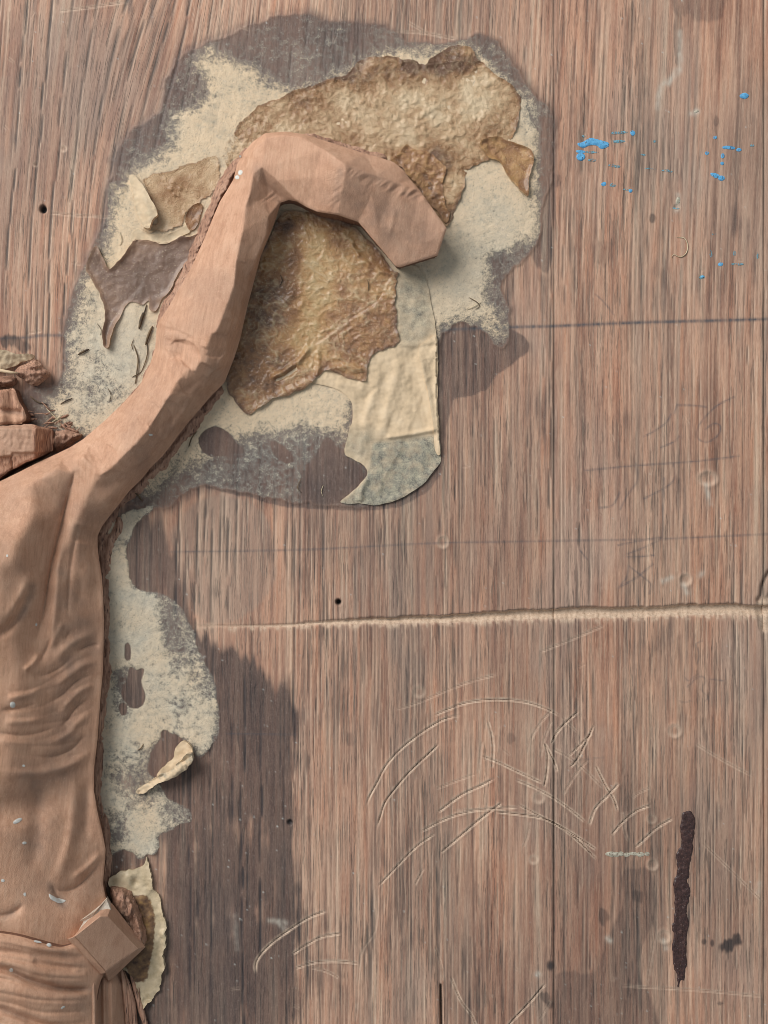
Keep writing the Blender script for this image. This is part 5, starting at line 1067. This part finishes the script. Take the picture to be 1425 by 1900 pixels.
patch("torn_paper", ragged(KNOTP, 2.6, 2.5, 111, rough=1.2), MAT_KNOTP, lambda x, y, sd: base(x, y) + 4.0 + 8 * sstep(10, 0, sd) * sstep(0.3, 0.9, sample(Nf[24.0], x, y)) + 3 * sample(Fs, x, y) + 2.5 * (sample(Nf[11.0], x, y) - 0.5) + 5 * sample(kt, x, y) * sample(Nf[24.0], x, y) + lifts([(240, 1630, 14, 8), (250, 1636, 7, -8), (285, 1625, 12, 4)])(x, y), lambda x, y: base(x, y) - 0.5, step=1.9, attrs={'soak': lambda x, y, sd: sample(kt, x, y)},
      label="curling cream paper scrap with brown glue beside the cloth knot", cat="paper")

# rolled-up paper edges
def curl(name, p0, p1, r0, r1, a0, a1, mat, parent=None, nu=26, nv=16, wob=0.1, zoff=0.0, seed=1, bend=0.0, thick=0.9, attrs=('thin', 0.0), **kw):
    """a strip of paper rolled round the line p0 -> p1; angles in degrees, 180 = left foot, 90 = crest"""
    rg_ = np.random.default_rng(seed); p0 = np.array(p0, float); p1 = np.array(p1, float)
    t = np.linspace(0, 1, nu); a = np.radians(np.linspace(a0, a1, nv)); d = p1 - p0; L = np.hypot(*d); d /= L; s = np.array([-d[1], d[0]])
    if s[0] < 0: s = -s
    T, A_ = np.meshgrid(t, a, indexing='ij'); R_ = r0 + (r1 - r0) * T
    wv = sum(rg_.normal() * np.sin((k + 1) * 3.1 * T + rg_.uniform(0, 6) + A_ * rg_.uniform(-1, 1)) for k in range(4)) * 0.5
    R_ = R_ * (1 + wob * wv * (0.3 + 0.7 * (A_ - a[0]) / (a[-1] - a[0])))
    ej = np.interp(np.linspace(0, 1, nv), np.linspace(0, 1, 9), rg_.normal(size=9)) * 2.6
    Tl = T * L + np.where(T > 0.93, ej[None, :], 0) - np.where(T < 0.07, ej[None, ::-1], 0)
    sj = np.interp(t, np.linspace(0, 1, 12), rg_.normal(size=12)) * 0.12
    A_ = A_ + sj[:, None] * (np.arange(nv) / nv)[None]
    off = R_ * np.cos(A_) + bend * np.sin(math.pi * T)
    X_ = p0[0] + d[0] * Tl + s[0] * off; Y_ = p0[1] + d[1] * Tl + s[1] * off
    Z_ = zoff + base(p0[0] + d[0] * T * L, p0[1] + d[1] * T * L) + R_ * (np.sin(A_) + 0.15)
    co = W(X_, Y_, Z_).reshape(-1, 3); ids = np.arange(nu * nv).reshape(nu, nv)
    q = np.stack([ids[:-1, :-1], ids[1:, :-1], ids[1:, 1:], ids[:-1, 1:]], -1).reshape(-1, 4)
    o = make(name, co, q, mat, parent, {attrs[0]: np.full(len(co), attrs[1]), 'soak': np.zeros(len(co)), 'tint': np.full(len(co), 0.5), 'wall': np.zeros(len(co))}, **kw)
    md = o.modifiers.new("thickness", 'SOLIDIFY'); md.thickness = thick * U; md.offset = 0
    return o
patch("paper_curl", ragged([(240, 328), (247, 324), (257, 334), (270, 352), (284, 378), (292, 398), (284, 408), (277, 424), (266, 421), (261, 412), (254, 392), (248, 366), (243, 345)], 1.2, 2.2, 121), MAT_CREAM,
      lambda x, y, sd: base(x, y) + 2 + 20 * sstep(-2, 24, (x - 240 - (y - 326) * 0.22)) * (0.4 + 0.6 * sstep(324, 400, y)) + 2.5 * sample(Fs, x, y) + 2 * sample(Nf[11.0], x, y), lambda x, y: base(x, y) + 1 + 12 * sstep(8, 24, (x - 240 - (y - 326) * 0.22)) * sstep(340, 400, y), step=1.8, attrs={'thin': lambda x, y, sd: 0.35 * sample(Fs, x, y)},
      label="pale lifted paper flap standing up left of the tan bubbled scrap", cat="paper")
patch("paper_curl", ragged([(254, 1470), (266, 1458), (286, 1446), (306, 1434), (328, 1420), (344, 1404), (354, 1400), (357, 1410), (350, 1424), (334, 1436), (312, 1446), (292, 1456), (272, 1468)], 2.2, 2.2, 122, rough=1.15), MAT_CREAM,
      lambda x, y, sd: base(x, y) + 5 + 20 * sstep(255, 340, x) + 8 * np.abs(np.sin(((y - 1470) + 0.66 * (x - 255)) / 7.0 + 0.6 * sample(Nf[24.0], x, y))) * sstep(265, 300, x) + 6 * sample(Fs, x, y) + 2.5 * (sample(Nf[3.5], x, y) - 0.5), lambda x, y: base(x, y) + 1 + 14 * sstep(265, 330, x), step=1.6, attrs={'thin': lambda x, y, sd: 0.7 * sstep(0.35, 0.8, sample(Fs, x, y))},
      label="pleated cream paper curl lifting from the strip beside the torso", cat="paper")
patch("paper_flap", ragged([(292, 1440), (304, 1420), (322, 1406), (326, 1388), (340, 1376), (354, 1386), (356, 1402), (346, 1420), (326, 1430)], 1.2, 2.3, 112), MAT_CREAM, lambda x, y, sd: base(x, y) + 3 + 9 * sstep(300, 350, x) + 4 * sample(Fs, x, y), lambda x, y: base(x, y) + 1, step=2.0, attrs={'thin': lambda x, y, sd: 0 * x}, label="small cream paper flap rising behind the rolled curl", cat="paper")
rl = ridged(9, 461, 1.0)
def roll(poly, seed, mat, zfun, under, **kw):
    return patch("paper_roll", ragged(poly, 1.5, 2.4, seed), mat, zfun, under, step=1.9, attrs={'thin': lambda x, y, sd: 0.25 * sample(Fs, x, y), 'soak': lambda x, y, sd: 0.15 + 0.5 * sample(Fs, x, y)}, cat="paper", **kw)
roll([(-165, 652), (-60, 648), (0, 650), (26, 655), (50, 656), (64, 660), (58, 667), (40, 670), (28, 678), (0, 684), (-60, 690), (-165, 688)], 462, MAT_CREAM, lambda x, y, sd: 34 - 0.55 * (y - 648) + 6 * sample(Fs, x, y) - 10 * sstep(20, 64, x) * sample(Nf[11.0], x, y), lambda x, y: 14 + 0 * x, label="cream rolled paper flap entering from the left edge, topmost of the rolls")
g1_ = gouged(26, 13, 1.42, 465, 2.4); g2_ = gouged(22, 9, 1.5, 466, 2.6)
roll([(28, 690), (36, 680), (50, 674), (66, 667), (76, 675), (80, 684), (90, 692), (86, 701), (76, 710), (66, 716), (54, 712), (46, 703), (36, 699)], 463, MAT_RAW, lambda x, y, sd: 8 + g1_(x, y, sd), lambda x, y: 9 + 0 * x, label="splintered layered brown shred jutting over bare bench at the left")
roll([(-165, 696), (-40, 696), (0, 698), (18, 697), (30, 702), (28, 712), (10, 718), (-40, 720), (-165, 722)], 464, MAT_RAW, lambda x, y, sd: 4 + g2_(x, y, sd), lambda x, y: 6 + 0 * x, label="low brown shred roll above the rough wood block at the left")
tube("splinter", [(-20, 686, 34), (4, 688, 36), (20, 691, 34), (34, 692, 32)], [3, 3.6, 3.2, 2.2], MAT_CREAM, None, sides=6, label="thin pale splinter lying between the two left paper rolls", cat="splinter")

# loose fibres lying on the paper
mf = M("fibre"); MAT_FIBRE = mf.done(mf.ramp(mf.noise(20, 20, 2), [(0.35, srgb(70, 60, 52)), (0.6, srgb(120, 100, 76))]), 0.7, 0.2)
mf2 = M("pale_fibre"); MAT_FIBRE2 = mf2.done(mf2.ramp(mf2.noise(20, 20, 2), [(0.35, srgb(186, 170, 140)), (0.6, srgb(214, 200, 170))]), 0.7, 0.2)
FIB = [([(248, 640), (256, 665), (254, 690), (251, 712)], 1.3, 0), ([(262, 600), (268, 580), (272, 565)], 1.5, 0), ([(270, 640), (276, 620), (283, 605)], 2.4, 0), ([(258, 610), (262, 592), (266, 580)], 3.0, 0), ([(145, 658), (155, 652), (165, 648)], 2.2, 0), ([(56, 735), (70, 746), (88, 750)], 1.2, 0), ([(112, 750), (122, 744), (134, 739)], 1.3, 0), ([(247, 650), (244, 640), (248, 630)], 0.8, 0), ([(262, 690), (270, 670), (274, 650), (272, 630)], 1.0, 0), ([(245, 700), (254, 695), (262, 690)], 1.0, 0),
       ([(86, 758), (100, 772), (112, 784)], 1.2, 1), ([(92, 786), (105, 778), (116, 770)], 0.9, 1), ([(255, 1392), (262, 1388), (266, 1380)], 1.0, 0), ([(350, 830), (356, 812), (366, 800)], 1.1, 0), ([(240, 905), (255, 918), (264, 930)], 1.6, 0), ([(870, 552), (884, 560), (890, 568), (882, 574)], 0.8, 0), ([(866, 575), (880, 568), (892, 562)], 0.7, 1), ([(600, 900), (596, 912), (600, 922)], 0.7, 1), ([(558, 890), (552, 905), (560, 915)], 0.7, 0), ([(200, 720), (206, 733), (203, 745)], 0.8, 0), ([(180, 600), (188, 612), (186, 622)], 0.7, 0), ([(222, 430), (226, 446), (222, 456)], 0.8, 1), ([(520, 400 + 110), (524, 520), (519, 530)], 0.8, 0), ([(682, 520), (684, 530), (683, 540)], 0.9, 0)]
for pts, r_, k_ in FIB:
    p = catmull(pts, 4.0); z_ = base(p[:, 0], p[:, 1]) + r_ * 0.9 + 1.6 * np.sin(np.linspace(0, math.pi, len(p)))
    tube("fibre", np.column_stack([p, z_]), r_, (MAT_FIBRE, MAT_FIBRE2)[k_], sheet, sides=5)

# ------------------------------------------------------------------ paint flecks, varnish, glue beads on the boards
def paint_mat(name, lo, hi, rough, coat, spec=0.4, dry=None):
    m = M(name); n1 = m.noise(7, 5, 4, 0.6)
    if dry is not None: m.put(m.b.inputs['Alpha'], m.ms(m.math('ADD', m.noise(2.2, 9, 4, 0.7), m.math('MULTIPLY', m.noise(5, 3, 3), 0.4)), dry, dry + 0.14))
    return m.done(m.ramp(n1, [(0.32, lo), (0.66, hi)]), rough, spec, m.bump(m.noise(2.5, 2.5, 3), 0.8, 0.5), coat, 0.2)
MAT_BLUE = paint_mat("blue_paint", srgb(76, 146, 194), srgb(112, 184, 228), 0.6, 0.05, 0.3, 0.52)
MAT_TEAL = paint_mat("thin_blue_paint", srgb(108, 140, 146), srgb(124, 176, 196), 0.7, 0.0, 0.2, 0.62)
MAT_GLUEBEAD = paint_mat("dry_white_glue", srgb(150, 142, 126), srgb(204, 198, 180), 0.7, 0.0, 0.2, 0.5)
MAT_WHITE = paint_mat("white_plaster", srgb(196, 194, 186), srgb(222, 220, 214), 0.9, 0.0, 0.1)
BR = boards[1]
def ell(x, y, a, b, rot=0.0, n=18):
    t = np.linspace(0, 2 * math.pi, n, endpoint=False); c, s = math.cos(rot), math.sin(rot)
    return [(x + a * math.cos(q) * c - b * math.sin(q) * s, y + a * math.cos(q) * s + b * math.sin(q) * c) for q in t]
def daub(name, poly, mat, parent, h_=1.4, seed=1, amp_=0.9, step=1.5, onto=None):
    onto = onto or base
    pr = 3.0
    return patch(name, ragged(poly, amp_, 1.8, seed, rough=1.1), mat, lambda x, y, sd: onto(x, y) + 0.5 + h_ * np.sqrt(np.clip(sd / pr, 0, 1)) * (0.6 + 0.8 * sample(Nf[3.5], x, y)), lambda x, y: onto(x, y) - 1.0, step=step, parent=parent)
daub("paint_fleck", [(1072, 266), (1080, 264), (1090, 258), (1098, 256), (1112, 260), (1128, 264), (1128, 272), (1115, 275), (1108, 270), (1095, 270), (1083, 274), (1074, 270)], MAT_BLUE, BR, 1.2, 501, 1.0)
BLUES = [(1078, 291, 8, 6.5, 0, 2.2, 0), (1078, 281, 9, 2.4, 0.05, 1.2, 0), (1100, 282, 13, 1.7, 0.04, 0.8, 1), (1098, 297, 8, 3, 0.05, 1.2, 1), (1150, 246, 15, 2.2, -0.05, 1.0, 1), (1174, 247, 4, 4.5, 0, 2.0, 0), (1148, 262, 14, 3.0, 0, 0.9, 1), (1083, 253, 4, 2.2, 0, 1.0, 1), (1380, 178, 8, 5, -0.1, 2.4, 0), (1327, 255, 3.4, 3, 0, 1.4, 0), (1352, 274, 12, 3.2, 0.08, 1.4, 0), (1372, 278, 5, 2.6, 0, 1.4, 0), (1312, 284, 3.2, 2.8, 0, 1.4, 0),
         (1341, 289, 3.2, 4.4, 0, 1.5, 0), (1340, 303, 3.6, 3.2, 0, 1.5, 0), (1326, 325, 9, 4, 0.3, 1.6, 0), (1338, 330, 6, 5, 0.2, 1.8, 0), (1120, 341, 5, 4, 0, 1.4, 0), (1137, 344, 5, 2.4, 0, 0.8, 1), (1166, 353, 11, 2.6, 0.12, 1.0, 1), (1170, 354, 3.5, 3, 0, 1.6, 0), (1252, 386, 9, 1.8, 0.1, 0.8, 1), (1337, 490, 5, 4, 0, 1.8, 0), (1368, 490, 12, 2.2, 0.02, 1.0, 1), (1303, 513, 7, 4.6, -0.2, 1.2, 1), (1303, 513, 3.5, 2.5, 0, 1.8, 0), (1319, 471, 2.4, 7, -0.1, 0.8, 1),
         (1208, 314, 14, 1.7, 0.1, 0.6, 1), (1238, 318, 12, 1.7, 0.08, 0.7, 1), (1140, 308, 12, 2.0, 0.1, 0.6, 1), (1194, 287, 6, 1.6, 0.05, 0.6, 1), (1395, 270, 4, 1.6, 0, 0.7, 1), (1214, 262, 2.4, 2.4, 0, 0.6, 1), (1363, 470, 2, 5, 0, 0.6, 1), (1406, 474, 1.8, 7, 0, 0.6, 1), (1325, 434, 4, 1.6, 0, 0.6, 1)]
for i, (x, y, a, b, r_, h_, k_) in enumerate(BLUES): daub("paint_fleck", ell(x, y, a, b, r_), (MAT_BLUE, MAT_TEAL)[k_], BR, 0.55 * h_, 510 + i, 1.1 if a > 4 else 0.5, 1.1)
Vv = lambda l: c1(l, 1000, 1450, 3.353)
mv = M("dark_varnish"); nv_ = mv.noise(5, 5, 4, 0.65)
cv = mv.ramp(nv_, [(0.3, srgb(50, 34, 33)), (0.55, srgb(70, 48, 45)), (0.75, srgb(102, 72, 64))])
cv = mv.mix(mv.ms(mv.noise(3, 3, 3, 0.7), 0.64, 0.70, 0, 0.55), cv, srgb(168, 156, 150))
mv.put(mv.b.inputs['Alpha'], mv.ms(mv.math('ADD', mv.noise(1.8, 14, 4, 0.7), mv.math('MULTIPLY', mv.noise(6, 20, 3), 0.4)), 0.44, 0.66))
MAT_VARNISH = mv.done(cv, 0.42, 0.4, mv.bump(nv_, 1.4, 0.7), 0.25, 0.3)
drip = daub("varnish_drip", [(1266 + (x - 1266) * 0.9, y) for x, y in Vv([(885, 215), (915, 185), (960, 190), (980, 240), (975, 330), (960, 430), (945, 520), (940, 590), (925, 620), (940, 680), (935, 740), (925, 800), (930, 900), (925, 1000), (920, 1100), (918, 1180), (905, 1250), (890, 1240), (870, 1280), (855, 1280), (850, 1200), (830, 1150), (825, 1050), (835, 950), (825, 910), (845, 850), (845, 740), (830, 650), (840, 610), (850, 560), (850, 450), (885, 400), (890, 330)])], MAT_VARNISH, BR, 2.0, 560, 1.8, 1.5)
for i, (x, a, b) in enumerate(((1132, 8, 4.6), (1144, 5, 3.6), (1153, 5, 4.6), (1163, 6, 4.2), (1175, 8, 4.0), (1188, 7, 4.0), (1201, 4, 3.6))): daub("glue_bead", ell(x, 1584.5 + 0.8 * (i % 2), a * 1.15, b), MAT_GLUEBEAD, BR, 0.45, 570 + i, 1.0, 1.3)
for i, (x, y, a, b, r_) in enumerate(((1292, 207, 5, 2.2, -0.4), (1258, 372, 4, 7, 0.1))): daub("glue_bead", ell(x, y, a, b, r_), MAT_GLUEBEAD, BR, 1.2, 580 + i, 0.7, 1.4)
hairp = catmull([(1255, 440), (1270, 442), (1276, 455), (1273, 470), (1262, 477), (1250, 472), (1246, 478)], 3.0)
tube("fibre", np.column_stack([hairp, base(hairp[:, 0], hairp[:, 1]) + 1.4]), 0.9, MAT_FIBRE2, BR, sides=5)
# white plaster crumbs stuck on the carving
onbody = lambda x, y: sample(ZF, x, y)
for i, (poly, h_) in enumerate(((ell(32, 1523, 10, 4, -0.45, 10), 3), ([(90, 1658), (98, 1662), (106, 1667), (114, 1668), (122, 1671), (112, 1675), (102, 1672), (94, 1668)], 4), (ell(23, 1308, 5, 6), 3), (ell(44, 1421, 3.4, 3), 2.5), (ell(5, 1634, 3.4, 3), 2), (ell(46, 1660, 2.6, 3.4), 1.5), (ell(45, 1564, 4, 3), 0.8), (ell(13, 1031, 2.4, 3), 1.5), (ell(67, 1159, 1.6, 3), 1.5), (ell(446, 320, 4, 5, 0.6), 1.2), (ell(440, 329, 4, 3.4), 1.2), (ell(446, 290, 2.4, 2.4), 1.5), (ell(280, 807, 4, 2), 1.0))):
    daub("plaster_crumb", poly, MAT_WHITE, body, 0.25 * h_, 590 + i, 0.8 if len(poly) < 12 else 0.5, 1.3, onbody)
oncloth = lambda x, y: sample(zc, x, y)
for i, (x, y, a, b, r_) in enumerate(((91, 1753.5, 5, 3.4, 0.1), (21, 1800, 4, 4, 0), (117, 1869, 5, 2, -0.5), (70, 1747.5, 8, 1.6, 0.2))): daub("plaster_crumb", ell(x, y, a, b, r_), MAT_WHITE, loin, 0.9, 610 + i, 0.5, 1.3, oncloth)

for o in bpy.data.objects:
    if "_org" in o: del o["_org"]
